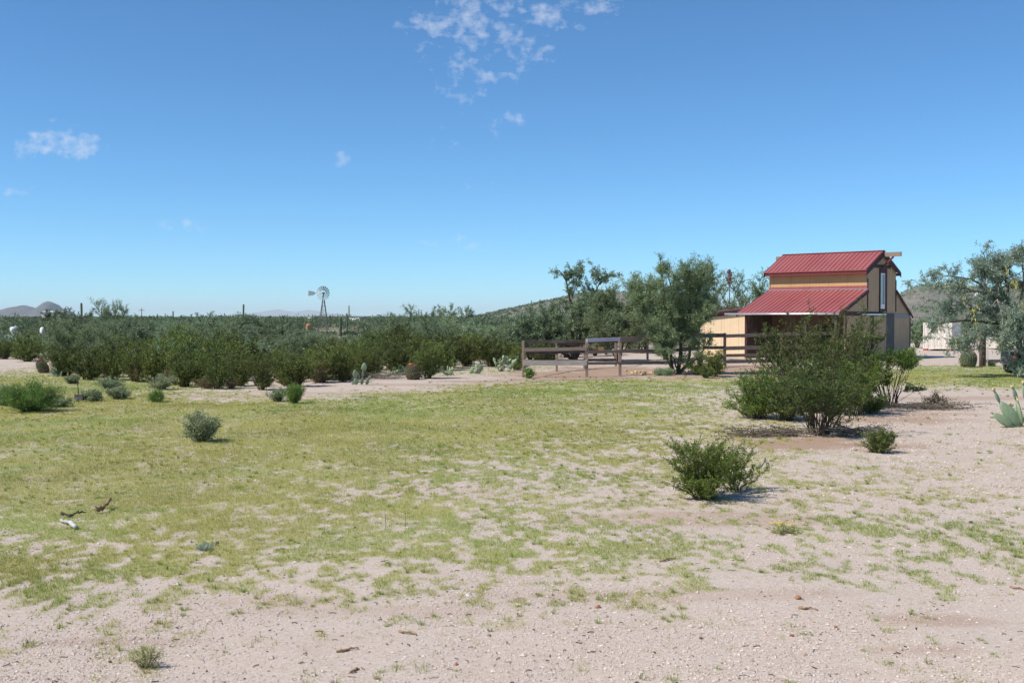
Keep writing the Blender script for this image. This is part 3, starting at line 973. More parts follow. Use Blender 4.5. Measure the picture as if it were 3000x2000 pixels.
def make_barn():
    root = empty('barn', (BX, BY, 0), math.pi - BTH)
    tag(root, 'tan raised-roof barn with red ribbed metal roofs and an open shaded porch', 'barn')
    zf = lambda y: 4.14 - (y - BC) * .365           # under side of front lean-to roof
    zb = lambda y: 4.14 - (-y - BC) * .628
    zm = lambda y: 6.47 - abs(y) * .488

    def prof(x0, d, front):
        p = [(-4.32, 0), (-4.32, zb(-4.32) - .06), (-BC, zb(-BC) - .06), (-BC, zm(BC) - .06), (0, zm(0) - .06), (BC, zm(BC) - .06), (BC, zf(BC) - .06), (front, zf(front) - .06), (front, 0)]
        return [(x0, y, z) for y, z in p], (d, 0, 0)
    w = MB(); w.prism(*prof(0, .12, BG)); w.build('gable_wall', M['shadedsiding'], root)
    w = MB(); w.prism(*prof(BL, -.12, BG)); w.build('gable_wall', M['siding'], root)
    w = MB(); w.box((BL - .16, 2.0, .02), (BL - .124, BG - .02, 2.95)); w.build('shade_sheet', M['raildark'], root)  # dark sheet added over the inner wall to stand for its shadow
    w = MB(); w.box((.12, -4.32, 0), (BL - .12, -4.20, zb(-4.32) - .06)); w.build('rear_wall', M['siding'], root)
    w = MB(); w.box((.12, BC - .12, 4.0), (BL - .12, BC, zm(BC) - .03))
    for x in (2.35, 4.7): w.box((x - .012, BC, 4.2), (x + .012, BC + .006, zm(BC) - .05))
    w.build('clerestory_wall', M['siding'], root)
    w = MB(); w.box((.12, -BC, 4.0), (BL - .12, -BC + .12, zm(BC) - .03)); w.build('clerestory_wall', M['siding'], root)
    w = MB(); w.box((.12, 1.9, 0), (1.9, 2.0, 3.9)); w.box((2.9, 1.9, 0), (BL - .12, 2.0, 3.9)); w.box((1.9, 1.9, 2.1), (2.9, 2.0, 3.9))
    w.build('added_partition', M['pole'], root)  # partition added to make the porch interior dark

    def roof(name, y0, z0, y1, z1, x0, x1, n):
        b = MB(); th = .05
        b.prism([(x0, y0, z0), (x0, y1, z1), (x0, y1, z1 - th), (x0, y0, z0 - th)], (x1 - x0, 0, 0))
        s = 1 if y1 > y0 else -1
        for k in range(n + 1):
            x = x0 + .03 + (x1 - x0 - .06) * k / n
            L = math.hypot(y1 - y0, z1 - z0); ny, nz = -(z1 - z0) / L * s, abs(y1 - y0) / L
            a = np.array([x, y0 + ny * .012, z0 + nz * .012]); e = np.array([x, y1 + ny * .012, z1 + nz * .012])
            b.beam(a, e, .030, .040, 0)
        return b.build(name, M['roof'], root)
    o = .06
    r1 = roof('clerestory_roof', 0.0, 6.49, BM, 5.27, -o - .06, BL + o + .06, 23)
    r2 = roof('clerestory_roof', -.002, 6.49, -BM, 5.27, -o - .06, BL + o + .06, 23)
    c = MB(); c.beam((-o - .07, .085, 6.475), (BL + o + .07, .085, 6.475), .20, .03); c.beam((-o - .07, -.085, 6.475), (BL + o + .07, -.085, 6.475), .2, .028)
    c.build('ridge_cap', M['roof'], r1)
    roof('lean_to_roof', BC + .005, 4.14, BF, 4.14 - (BF - BC) * .365, -.09, BL + .06, 22)
    roof('lean_to_roof', -BC - .005, 4.14, -BB, 4.14 - (BB - BC) * .628, -.09, BL + .06, 22)
    f = MB(); f.box((-.02, BC + .004, 4.16), (BL + .02, BC + .03, 4.34)); f.build('flashing', M['roof'], root)
    f = MB(); f.box((-.03, BC + .031, 4.14), (BL + .03, BC + .075, 4.165)); f.build('flashing_highlight', M['galv'], root)  # bright strip added for the highlight below the flashing
    # eave boards
    e = MB(); e.box((-.10, BM - .10, 5.02), (BL + .10, BM - .06, 5.19)); e.build('eave_board', M['fascia'], root)
    e = MB(); e.box((-.10, -BM + .06, 5.02), (BL + .10, -BM + .10, 5.19)); e.build('eave_board', M['fascia'], root)
    for x in (-.155, BL + .125):
        for s in (1, -1):
            e = MB()
            e.prism([(x, 0, 6.43), (x, s * BM, 5.21), (x, s * BM, 4.93), (x, 0, 6.13)], (.03, 0, 0)); e.build('barge_board', M['trim'], root)
    for x in (-.125, BL + .075):
        e = MB(); e.prism([(x, BC + .02, 4.07), (x, BF - .01, 4.07 - (BF - BC - .01) * .365), (x, BF - .01, 3.92 - (BF - BC - .01) * .365), (x, BC + .02, 3.92)], (.03, 0, 0)); e.build('barge_board', M['trim'], root)
        e = MB(); e.prism([(x, -BC - .02, 4.07), (x, -BB, 4.07 - (BB - BC) * .628), (x, -BB, 3.92 - (BB - BC) * .628), (x, -BC - .02, 3.92)], (.03, 0, 0)); e.build('barge_board', M['trim'], root)
    # trim on the gable we see
    for y in (BC - .02, -BC + .02):
        e = MB(); e.box((-.03, y - .055, 2.80), (-.001, y + .055, 4.75)); e.build('trim_board', M['trim'], root)
    for y in (BG - .05, -4.28):
        e = MB(); e.box((-.028, y - .05, 0), (-.002, y + .05, 2.5)); e.build('trim_board', M['trim'], root)
    e = MB(); e.box((-.034, -.35, 2.56), (-.002, BG + .05, 2.80)); e.build('header_board', M['trim'], root)
    e = MB(); e.box((-.034, -1.2, 5.42), (-.002, 1.2, 5.62)); e.build('collar_board', M['trim'], root)
    e = MB(); e.box((-.036, -4.25, 2.44), (-.003, -1.77, 2.70)); e.build('grey_band', M['greyband'], root)
    e = MB(); e.box((-.05, -1.75, .02), (-.004, -.47, 2.72)); e.build('sheet_panel', M['slate'], root)
    tr = MB(); tr.box((-.12, -.36, 2.60), (-.04, 2.95, 2.68)); tr.build('door_track', M['galv'], root)
    d = MB(); d.box((-.095, -.44, .06), (-.05, 1.40, 2.55)); d.box((-.115, 1.40, .06), (-.045, 1.58, 2.55), 1); d.build('sliding_door', [M['shadedsiding'], M['darkgap']], root)
    # loft window
    wf = MB()
    wf.box((-.06, -.62, 2.78), (-.002, -.34, 5.40)); wf.box((-.06, .30, 2.78), (-.002, .42, 5.40)); wf.box((-.06, -.34, 5.12), (-.002, .30, 5.40)); wf.box((-.06, -.34, 2.78), (-.002, .30, 2.98))
    win = wf.build('window', M['trim'], root)
    g = MB(); g.box((-.045, -.34, 2.98), (-.003, -.27, 5.12)); g.box((-.045, .23, 2.98), (-.003, .30, 5.12)); g.box((-.045, -.27, 5.04), (-.003, .23, 5.12)); g.box((-.045, -.27, 2.98), (-.003, .23, 3.26))
    g.build('frame', M['white'], win)
    m_, nt, out = mat('sky_toned_pane'); principled(nt, out, (.27, .31, .36), .06, 0, .9)  # pale base colour stands for the sky reflected in the glass
    g = MB(); g.box((-.02, -.06, 3.26), (-.004, .23, 5.04)); g.build('pane', m_, win)
    g = MB(); g.box((-.02, -.27, 3.26), (-.004, -.065, 5.04)); g.build('pane', M['glass'], win)
    # hay beam
    b = MB(); b.box((-1.16, -.075, 6.10), (BL + .62, .075, 6.36)); bm = b.build('hay_beam', M['rail'], root)
    b = MB(); b.beam((-.70, 0, 6.09), (-.04, 0, 5.50), .09, .10); b.build('brace', M['fascia'], bm)
    # gutter and porch posts
    g = MB()
    pts = []
    zg = 4.14 - (BF - BC) * .365 - .07
    P = np.array([(x, BF + .05, zg) for x in (-.1, 2, 4, 7.25)])
    g.tube(P, [.055] * 4, 8); g.build('gutter', M['galv'], root, True)
    for x in (.25, 2.1):
        p = MB(); p.box((x - .07, BF - .32, 0), (x + .07, BF - .18, zg + .07)); p.build('porch_post', M['raildark'], root)
    # left shed wing
    s = MB(); y0 = BG
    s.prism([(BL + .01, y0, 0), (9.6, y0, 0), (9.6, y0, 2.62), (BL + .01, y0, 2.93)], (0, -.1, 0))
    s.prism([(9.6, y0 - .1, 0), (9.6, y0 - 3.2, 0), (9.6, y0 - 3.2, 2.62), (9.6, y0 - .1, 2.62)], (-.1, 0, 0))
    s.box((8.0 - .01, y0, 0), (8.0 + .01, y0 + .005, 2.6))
    s.build('shed_wall', M['sunlitsiding'], root)
    s = MB(); s.prism([(BL + .07, y0 + .25, 2.99), (9.85, y0 + .25, 2.67), (9.85, y0 + .25, 2.71), (BL + .07, y0 + .25, 3.03)], (0, -3.7, 0)); s.build('shed_roof', M['roof'], root)
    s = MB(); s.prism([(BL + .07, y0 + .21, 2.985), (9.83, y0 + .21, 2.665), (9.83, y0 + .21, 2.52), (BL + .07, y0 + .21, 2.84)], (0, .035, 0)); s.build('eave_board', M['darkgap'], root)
    s = MB(); s.prism([(BL + .01, y0 + .003, 2.86), (9.6, y0 + .003, 2.55), (9.6, y0 + .003, 2.40), (BL + .01, y0 + .003, 2.71)], (0, .03, 0)); s.build('trim_board', M['fascia'], root)
    s = MB(); s.box((BL - .13, y0 + .002, 0), (BL + .03, y0 + .06, 2.9)); s.build('corner_board', M['trim'], root)
    return root


barn = make_barn()


def bpt(x, y, z):
    """point in barn coordinates -> world"""
    c, s = math.cos(math.pi - BTH), math.sin(math.pi - BTH)
    return np.array([BX + c * x - s * y, BY + s * x + c * y, z])


p = bpt(3.9, 2.15, 2.15)
jug = MB(); jug.tube([(0, 0, 0), (0, 0, .02), (0, 0, .2), (0, 0, .26), (0, 0, .30)], [.07, .085, .085, .05, .03], 10)
jo = jug.build('plastic_jug', M['paleblue'], None, True); jo.location = p
tag(jo, 'pale blue plastic jug hanging inside the dark barn porch', 'jug')


# ------------------------------------------------------------------ fences
def gpt(x, y): return np.array([*gp(x, y), 0.0])


def make_fence(name, label, posts, rails, group=None):
    """posts: (X, Y, height, size, mat); rails: (A, B, za, zb, h, mat)"""
    root = empty(name, (posts[0][0], posts[0][1], 0))
    o0 = np.array([posts[0][0], posts[0][1], 0])
    for X, Y, h, s, m in posts:
        b = MB(); b.box((X - s / 2, Y - s / 2, -.1), (X + s / 2, Y + s / 2, h)); b.V = [v - o0 for v in b.V]
        b.build('post', M[m], root, bevel=.008)
    for A, B, za, zb, h, m in rails:
        a = np.array([A[0], A[1], za]) - o0; e = np.array([B[0], B[1], zb]) - o0
        L = np.linalg.norm(e - a); d = (e - a) / L
        b = MB(); b.box((0, -.019, -h / 2), (L, .019, h / 2))
        ob = b.build('rail', M[m], root, bevel=.005)
        ob.location = a
        ob.rotation_euler = Vector(d).to_track_quat('X', 'Z').to_euler()
    tag(root, label, 'fence', group)
    return root


F1 = gp(1533, 1106); F2 = gp(1719, 1105); F3 = gp(1816, 1100); F4 = gp(1965, 1090); F5 = gp(2046, 1080); F6 = gp(2123, 1073); F7 = gp(2290, 1070); F8 = gp(2440, 1066)


def hz(y, P):   # height of photo row y at the distance of P
    return float(at(1500, y, P[1])[2])


def off(P, d=-.075): return (P[0], P[1] + d)


posts = [(*F1, hz(998, F1), .10, 'rail'), (*F2, hz(992, F2), .115, 'rail'), (*F3, hz(988, F3), .125, 'rail'), (*F4, 1.6, .12, 'rail'),
         (*F5, hz(975, F5), .12, 'rail'), (*F6, hz(975, F6), .13, 'raildark'), (*F7, 1.66, .12, 'rail'), (*F8, 1.66, .12, 'rail')]


def rl(A, B, ya, yb, h, m, d=-.075):
    return (off(A, d), off(B, d), hz(ya, A), hz(yb, B), h, m)


rails = [rl(F1, F2, 1001.5, 1000, .12, 'raildark', .08), rl(F1, F2, 1025, 1021, .14, 'rail'), rl(F1, F2, 1063, 1062, .215, 'railgrey'),
         rl(F2, F3, 997, 993, .15, 'railpale'), rl(F2, F3, 1031, 1029, .14, 'rail'), rl(F2, F3, 1064, 1063, .12, 'rail'),
         rl(F3, F4, 994, 989, .22, 'rail'), rl(F3, F4, 1028, 1027, .16, 'rail'), rl(F3, F4, 1063, 1061, .14, 'rail'),
         rl(F4, F5, 989, 983, .2, 'raildark'), rl(F4, F5, 1026, 1020, .17, 'raildark'), rl(F4, F5, 1060, 1050, .16, 'rail'),
         rl(F5, F6, 983, 982, .2, 'raildark'), rl(F5, F6, 1018, 1018, .16, 'raildark'), rl(F5, F6, 1050, 1047, .16, 'rail'),
         rl(F6, F7, 984, 979, .17, 'rail'), rl(F6, F7, 1020, 1016, .19, 'rail'), rl(F6, F7, 1041, 1038, .15, 'rail'), rl(F6, F7, 1059, 1056, .18, 'rail'),
         rl(F7, F8, 979, 976, .17, 'rail'), rl(F7, F8, 1016, 1012, .19, 'rail'), rl(F7, F8, 1038, 1035, .15, 'rail'), rl(F7, F8, 1056, 1053, .18, 'rail')]
make_fence('rail_fence', 'brown wooden rail fence with a pale top rail running from the track to the barn', posts, rails)
B1 = (F1[0] + .1, F1[1] + .9); B2 = gp(1631, 1088); B3 = gp(1712, 1080); B4 = gp(1804, 1072); B5 = gp(1897, 1055)
posts = [(*B2, hz(1004, B2), .10, 'rail'), (*B3, hz(1004, B3), .10, 'rail'), (*B4, hz(1000, B4), .11, 'rail'), (*B5, hz(968, B5), .12, 'rail')]
rails = [rl(B1, B2, 1033, 1032, .15, 'raildark'), rl(B2, B3, 1008, 1006, .12, 'raildark'), rl(B2, B3, 1031, 1030, .15, 'raildark'), rl(B3, B4, 1054, 1053, .12, 'raildark'),
         rl(B3, B4, 1002, 1000, .12, 'raildark'), rl(B2, B3, 1056, 1055, .12, 'raildark'), rl(B4, B5, 1000, 996, .12, 'raildark')]
make_fence('rail_fence', 'dark rail fence along the far side of the bare brown paddock', posts, rails)
pk = MB(); pk.box((0, -.12, -.02), (2.1, .12, .02)); o = pk.build('plank', M['raildark'], None)
a = at(2208, 1040, 56.2); e = at(2306, 1000, 56.6)
o.location = a; o.rotation_euler = Vector(e - a).to_track_quat('X', 'Z').to_euler()
tag(o, 'loose plank leaning aslant on the fence rails beside the barn porch', 'plank')
pk = MB(); pk.box((0, -.02, -.07), (.62, .02, .07)); o = pk.build('plank', M['brownwood'], None); o.location = at(1724, 1021, F2[1] + .2)
tag(o, 'short reddish board end fixed beside the pale top rail', 'plank')


# ------------------------------------------------------------------ stones, sticks, driftwood
ICO = None


def stone_mesh(name, seed, m, sub=2):
    import bmesh
    bm = bmesh.new(); bmesh.ops.create_icosphere(bm, subdivisions=sub, radius=1)
    r = np.random.default_rng(seed)
    ax = r.normal(size=(5, 3)); ax /= np.linalg.norm(ax, axis=1, keepdims=True); of = .55 + .35 * r.random(5)
    for v in bm.verts:
        p = np.array(v.co)
        for a, o_ in zip(ax, of):
            d = p @ a
            if d > o_: p = p - a * (d - o_)
        p *= 1 + .12 * (r.random() - .5)
        v.co = p * np.array([1, .75, .6])
    me = bpy.data.meshes.new(name); bm.to_mesh(me); bm.free()
    me.materials.append(m)
    return me


STONES = {k: [stone_mesh(k + '_mesh', 40 + i, M[k]) for i in range(3)] for k in ('stone', 'goldstone', 'redstone', 'darkstone')}


def stone(x, y, w_px, k, label, group=None, rz=None):
    X, Y = gp(x, y); s = w_px * Y / F / 2
    o = link('stone', random.choice(STONES[k]))
    o.location = (X, Y, tz(X, Y) + s * .28); o.scale = (s, s, s * .9); o.rotation_euler = (random.random() * .3, random.random() * .3, random.random() * 6 if rz is None else rz)
    tag(o, label, 'stone', group)
    return o


for x, y, w, k, lab in [(1335, 1953, 17, 'redstone', 'orange stone lying alone on the pale gravel at the bottom'), (2338, 1759, 26, 'redstone', 'flat orange stone beside a green grass tuft'),
                        (2640, 1909, 19, 'stone', 'rounded pale stone, larger of the touching pair'), (2655, 1908, 13, 'stone', 'small whitish stone touching a larger pale stone'),
                        (2724, 1951, 16, 'stone', 'pale tan stone below the touching pair'), (2448, 1846, 16, 'redstone', 'dull pink stone half sunk in brown soil'),
                        (2844, 1530, 15, 'darkstone', 'dark brown lump on the gravel near the right side'), (2054, 1874, 15, 'darkstone', 'dark reddish stone on bare gravel left of the pale pair'),
                        (1751, 1780, 22, 'redstone', 'rosy stone right of a small grey stone by the weeds'), (1727, 1782, 12, 'stone', 'small grey stone left of the rosy stone'),
                        (2228, 1799, 12, 'stone', 'small white stone with a shadow beside a low green tuft'), (1472, 1737, 14, 'stone', 'small grey-white stone in the thin grass fringe'),
                        (1208, 1755, 13, 'stone', 'white pebble at the edge of a green clump'), (1917, 1920, 12, 'darkstone', 'blackish pebble on the bare gravel, bottom centre'),
                        (2319, 1870, 18, 'redstone', 'tan-red stone in the gravel at lower right'), (1040, 1548, 10, 'darkstone', 'dark reddish stone in the bright green turf'),
                        (885, 1430, 10, 'stone', 'whitish stone at the upper edge of the gravel patch'), (723, 1737, 13, 'stone', 'grey stone with a short shadow on pale gravel'),
                        (322, 1941, 14, 'darkstone', 'flat dark stone beside the tall yellowish weed'), (405, 1940, 16, 'stone', 'flat grey stone right behind the tall yellowish weed'),
                        (635, 1590, 16, 'darkstone', 'dark brown lump at the rim of a gravel patch in the turf')]:
    stone(x, y, w, k, lab)

r_ = np.random.default_rng(5)
for k in range(46):
    x = 1870 + r_.random() * 115 - 40 * r_.random(); y = 1086 + r_.random() * 13
    stone(x, y, 7 + 7 * r_.random(), 'goldstone', 'golden stone in the low heap left of the palo verde trunk', 'golden stones heaped left of the palo verde trunk')
for k in range(40):
    x = 2003 + r_.random() * 130; y = 1066 + r_.random() * 26
    stone(x, y, 8 + 9 * r_.random(), 'goldstone', 'golden stone in the heap between the palo verde and the shed', 'golden stones heaped between the palo verde and the shed')


def stick(name, pts, r0, r1, m, label, cat='stick', sides=7, seed=1):
    r = np.random.default_rng(seed)
    C = catmull(np.array(pts, float), 14)
    C[1:-1] += r.normal(size=(12, 3)) * r0 * .35
    rad = np.linspace(r0, r1, 14) * (1 + .25 * r.normal(size=14))
    b = MB(); b.tube(C, np.abs(rad), sides)
    o = b.build(name, M[m], None, True)
    tag(o, label, cat)
    return o


def G(x, y, h=0.0):
    X, Y = gp(x, y); return np.array([X, Y, tz(X, Y) + h])


stick('dead_branch', [G(180, 1512, .05), G(205, 1515, .03), G(228, 1513, .06), G(250, 1510, .05)], .020, .008, 'bark', 'dark crooked branch lying in the turf above the bleached log', 'branch', seed=2)
stick('driftwood', [G(176, 1526, .02), G(192, 1535, .045), G(206, 1542, .05), G(222, 1551, .03)], .020, .024, 'driftwood', 'bleached whitish piece of wood lying in the turf', 'wood', seed=3)
o = stick('wood_chunk', [G(278, 1502, .05), G(295, 1500, .06), G(312, 1494, .09), G(320, 1486, .12)], .034, .018, 'brownwood', 'splintered brown chunk of wood standing out of the turf', 'wood', seed=4)
for x0, y0, x1, y1, lab in [(1930, 1648, 1980, 1638, 'brown stick lying between two green tufts'), (1170, 1855, 1220, 1866, 'thin grey stick on the pale gravel, bottom centre'),
                            (985, 1917, 1050, 1908, 'dark stick on the pale gravel below the turf'), (1025, 1980, 1052, 1970, 'short pale stick at the bottom edge'),
                            (2340, 1790, 2395, 1797, 'dark twig lying right of the flat orange stone'), (2960, 1720, 3000, 1730, 'thin twig on the gravel at the right edge')]:
    stick('stick', [G(x0, y0, .008), G((x0 * 2 + x1) / 3, (2 * y0 + y1) / 3 + 2, .014), G((x0 + 2 * x1) / 3, (y0 + 2 * y1) / 3 - 2, .012), G(x1, y1, .008)], .010, .006, 'brownwood', lab, seed=int(x0))


# ------------------------------------------------------------------ bushes of the yard
def ybush(x, y, h, w, seed, label, leaf='creosote_bright', ns=40, nt=12, nl=16, ll=.045, lw=.018, bare=.25, stem_r=.010, name='creosote_bush', cat='bush', group=None, bark='bark', **kw):
    X, Y = gp(x, y)
    me = bush_meshes(name + str(seed), seed, M[leaf], M[bark], h=h, w=w, ns=ns, nt=nt, nl=nl, ll=ll, lw=lw, bare=bare, stem_r=stem_r, **kw)
    return plant(name, me, X, Y, 0, (1, 1, 1), label, cat, group)


ybush(2064, 1462, .88, 1.10, 1, 'small dense creosote bush nearest the camera on bare gravel', ns=58, nt=15, nl=20, ll=.030, lw=.013, bare=.08, stem_r=.007, top=.30, twig=.20)
ybush(2158, 1440, .74, .90, 2, 'thin sprig of creosote just right of the nearest dense bush', ns=22, nt=13, nl=20, ll=.028, lw=.012, bare=.22, stem_r=.007, twig=.22, off=(.10, 0))
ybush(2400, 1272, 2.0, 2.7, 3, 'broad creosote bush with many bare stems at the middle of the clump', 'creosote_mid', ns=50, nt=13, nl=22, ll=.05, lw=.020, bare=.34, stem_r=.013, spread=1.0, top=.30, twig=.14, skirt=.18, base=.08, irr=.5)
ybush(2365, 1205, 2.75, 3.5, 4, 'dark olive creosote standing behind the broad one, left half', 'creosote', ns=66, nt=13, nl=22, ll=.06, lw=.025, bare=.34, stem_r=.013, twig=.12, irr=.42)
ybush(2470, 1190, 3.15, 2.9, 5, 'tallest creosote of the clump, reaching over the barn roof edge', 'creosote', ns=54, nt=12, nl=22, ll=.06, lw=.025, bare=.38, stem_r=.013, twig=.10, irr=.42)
ybush(2216, 1226, 1.28, 1.6, 6, 'rounded creosote bush at the left end of the clump', ns=58, nt=13, nl=19, ll=.045, lw=.020, bare=.18, stem_r=.009, top=.32, twig=.17)
ybush(2608, 1192, 1.68, 1.85, 7, 'umbrella shaped creosote with bare lower stems at the right of the clump', ns=34, nt=22, nl=18, ll=.05, lw=.021, bare=.76, stem_r=.012, top=.22, twig=.15)
ybush(2303, 1232, 1.15, 1.5, 21, 'mid green creosote filling in behind the left end bush of the clump', 'creosote_mid', ns=44, nt=13, nl=18, ll=.05, lw=.021, bare=.2, stem_r=.011, twig=.17)
ybush(2505, 1218, 1.5, 2.0, 20, 'mid green creosote between the broad bush and the umbrella shaped one', ns=44, nt=13, nl=18, ll=.05, lw=.021, bare=.25, stem_r=.011, twig=.17)
ybush(2553, 1212, .55, 1.0, 8, 'low sprawling creosote under the umbrella shaped bush', ns=34, nt=11, nl=16, ll=.045, lw=.018, bare=.1, stem_r=.007, twig=.25)
ybush(2574, 1326, .46, .70, 9, 'low dark creosote tuft on the mulch edge in front of the clump', 'creosote', ns=44, nt=11, nl=18, ll=.028, lw=.012, bare=.05, stem_r=.006, twig=.24)
ybush(2092, 1104, 1.15, 1.2, 10, 'small dark creosote right of the palo verde trunk', 'creosote', ns=26, nt=11, nl=14, ll=.07, lw=.03, bare=.25)
ybush(2040, 1098, .95, .9, 11, 'dark little creosote tight against the palo verde trunk', 'creosote', ns=16, nt=10, nl=13, ll=.07, lw=.03, bare=.3)
ybush(2068, 1108, .5, .75, 12, 'lowest green shrub in front of the golden stones', 'creosote', ns=20, nt=9, nl=13, ll=.06, lw=.026, bare=.1)
ybush(1945, 1100, .33, .95, 13, 'teal green grassy mound at the foot of the palo verde', 'mesquite', ns=60, nt=6, nl=12, ll=.09, lw=.012, bare=.1, name='grass_mound', cat='plant', top=.6)
ybush(1552, 1109, .42, .42, 14, 'leafy green weed at the foot of the end fence post', 'broom', ns=16, nt=7, nl=9, ll=.08, lw=.04, bare=.1, name='weed', cat='weed')
# weeds and brooms of the lawn
ybush(592, 1296, .60, .78, 30, 'grey-green leafy weed bush standing alone in the lawn', 'sage', ns=46, nt=10, nl=9, ll=.042, lw=.024, bare=.08, stem_r=.005, name='weed_bush', up=.8, twig=.22)
ybush(90, 1203, .80, 1.55, 31, 'large bright green broom bush at the left edge of the lawn', 'broom', ns=120, nt=9, nl=14, ll=.085, lw=.010, bare=.12, stem_r=.006, name='broom_bush', up=1.1, twig=.25, top=.4)
ybush(459, 1178, .36, .46, 32, 'small feathery green broom between the white-flowered weeds and the track', 'broom', ns=50, nt=7, nl=10, ll=.07, lw=.009, bare=.1, stem_r=.005, name='broom_bush', up=1.1)
ybush(864, 1181, .56, .55, 33, 'upright green broom at the edge of the lawn by the track', 'broom', ns=70, nt=8, nl=12, ll=.08, lw=.010, bare=.15, stem_r=.006, name='broom_bush', up=1.1, top=.3)
ybush(815, 1175, .42, .72, 34, 'grey weed bush touching the upright broom by the track', 'sage', ns=34, nt=8, nl=9, ll=.05, lw=.024, bare=.08, stem_r=.005, name='weed_bush')
for i, (x, y, h, w, lab) in enumerate([(322, 1139, .42, 1.35, 'long grey-green weed mound in front of the thicket'), (470, 1142, .55, 1.25, 'tall whitish weed mound nearest the dirt track'),
                                       (345, 1170, .36, .90, 'rounded weed mound right of the dark stake'), (268, 1177, .32, .65, 'dark leafy weed directly right of the dark stake'),
                                       (210, 1123, .30, .55, 'straw coloured weed mound near the barrel cactus'), (12, 1188, .60, .5, 'pale grey weed cut by the left edge of the view'),
                                       (170, 1190, .28, .9, 'leafy weed between the large broom and the stake'), (280, 1106, .4, .7, 'bluish weed under the thicket edge')]):
    ybush(x, y, h, w, 40 + i, lab, 'sage', ns=40, nt=8, nl=9, ll=.06, lw=.026, bare=.08, stem_r=.005, name='weed_bush')
ybush(430, 1958, .17, .26, 60, 'yellowish feathery weed standing on gravel at the bottom edge', 'straw', ns=26, nt=7, nl=7, ll=.018, lw=.004, bare=.1, stem_r=.0025, name='weed', cat='weed')
ybush(2292, 1562, .10, .42, 61, 'low weed patch dotted with yellow flowers', 'straw', ns=36, nt=4, nl=6, ll=.03, lw=.008, bare=.1, stem_r=.003, name='flower_patch', cat='weed', top=.5)
X, Y = gp(2292, 1556); rr_ = np.random.default_rng(3)
fp = MB()
for k in range(48):
    q = np.array([X + rr_.normal() * .075, Y + rr_.normal() * .08, .075 + .035 * rr_.random()])
    fp.tube([q, q + (0, 0, .004), q + (0, 0, .008)], [.004, .011, .004], 6)
fo = [o for o in scene.objects if o.name.startswith('flower_patch')][0]
fo_ = fp.build('flower', M['yellow'], fo); fo_.matrix_parent_inverse = Matrix.Translation(-Vector(fo.location))
# dry brush piles


def brush_pile(x, y, rx, ry, h, n, seed, label, leafy=.5):
    r = np.random.default_rng(seed); X, Y = gp(x, y)
    root = empty('brush_pile', (X, Y, tz(X, Y)))
    p0 = np.stack([r.normal(size=n) * rx * .5, r.normal(size=n) * ry * .5, .02 + r.random(n) * h * .6], -1)
    a = r.normal(size=n) * .45 + (r.random(n) > .5) * math.pi
    L = rx * (.35 + .6 * r.random(n))
    p2 = p0 + np.stack([np.cos(a) * L, np.sin(a) * L * .7, (r.random(n) - .35) * h * .9], -1); p2[:, 2] = np.maximum(p2[:, 2], .01)
    p1 = (p0 + p2) / 2 + r.normal(size=(n, 3)) * .06 * rx; p1[:, 2] = np.maximum(p1[:, 2], .02)
    B = bez(p0, p1, p2, 6)
    V, fs = tubes(B, np.linspace(1, .4, 6)[None] * (.004 + .007 * r.random((n, 1))), 4)
    link('twigs', make_mesh('twigs', V, [fs[0]], M['greybark']), root)
    li = np.repeat(np.arange(n), 26); P, td = sample(B, li, .3 + .7 * r.random(len(li)))
    k = r.random(len(li)) < leafy; P, td = P[k] + r.normal(size=(k.sum(), 3)) * .03, td[k]
    P[:, 2] = np.maximum(P[:, 2], .01)
    V, f = leaf_quads(P, td * .5 + r.normal(size=P.shape) * .6, .045, .018, r)
    link('dry_leaves', make_mesh('dryleaf', V, [f], M['dry'], {'tint': np.repeat(r.random(len(P)), 4)}), root)
    tag(root, label, 'brush pile')


brush_pile(2260, 1276, .85, .35, .20, 90, 71, 'heap of cut brown brush left of the broad creosote base', .8)
brush_pile(2500, 1278, .75, .30, .28, 80, 72, 'tangle of dead grey twigs right of the broad creosote base', .35)
brush_pile(2730, 1200, 1.05, .35, .22, 90, 73, 'dead twig heap right of the umbrella shaped creosote', .4)
brush_pile(2742, 1196, .30, .2, .42, 60, 74, 'upright brown bunch of dead twigs on top of the right twig heap', .9)
brush_pile(1115, 1112, 1.2, .5, .35, 70, 75, 'bare grey dead branches beside the prickly pear at the track', .15)

# dark stake with a box in the lawn
X, Y = gp(233, 1178); root = empty('garden_stake', (X, Y, tz(X, Y)))
b = MB(); b.tube([(-.03, 0, -.05), (-.03, 0, .25), (-.05, 0, .56)], [.013, .013, .011], 6); b.build('stake', M['black'], root)
b = MB(); b.box((-.13, -.07, .05), (.12, .07, .215)); b.box((-.14, -.08, .215), (.13, .08, .232)); b.build('box', M['steel'], root, bevel=.01)
tag(root, 'thin dark stake with a dark box at its foot, standing in the lawn', 'stake')
# tiny blue-leaved plant and two thin stalks
ybush(600, 1608, .05, .22, 62, 'bluish spiky little plant beside the gravel patch in the turf', 'mesquite_grey', ns=30, nt=3, nl=5, ll=.04, lw=.008, bare=.1, stem_r=.003, name='weed', cat='weed')
for x, y, lab in [(1130, 1552, 'left of two thin pale stalks rising from the turf'), (1188, 1545, 'right of two thin pale stalks, with a pale base')]:
    q = G(x, y)
    stick('grass_stalk', [q, q + (.0, 0, .08), q + (-.005, 0, .16), q + (-.01, 0, .21)], .004, .002, 'greybark', lab, 'stalk', 5, seed=x)


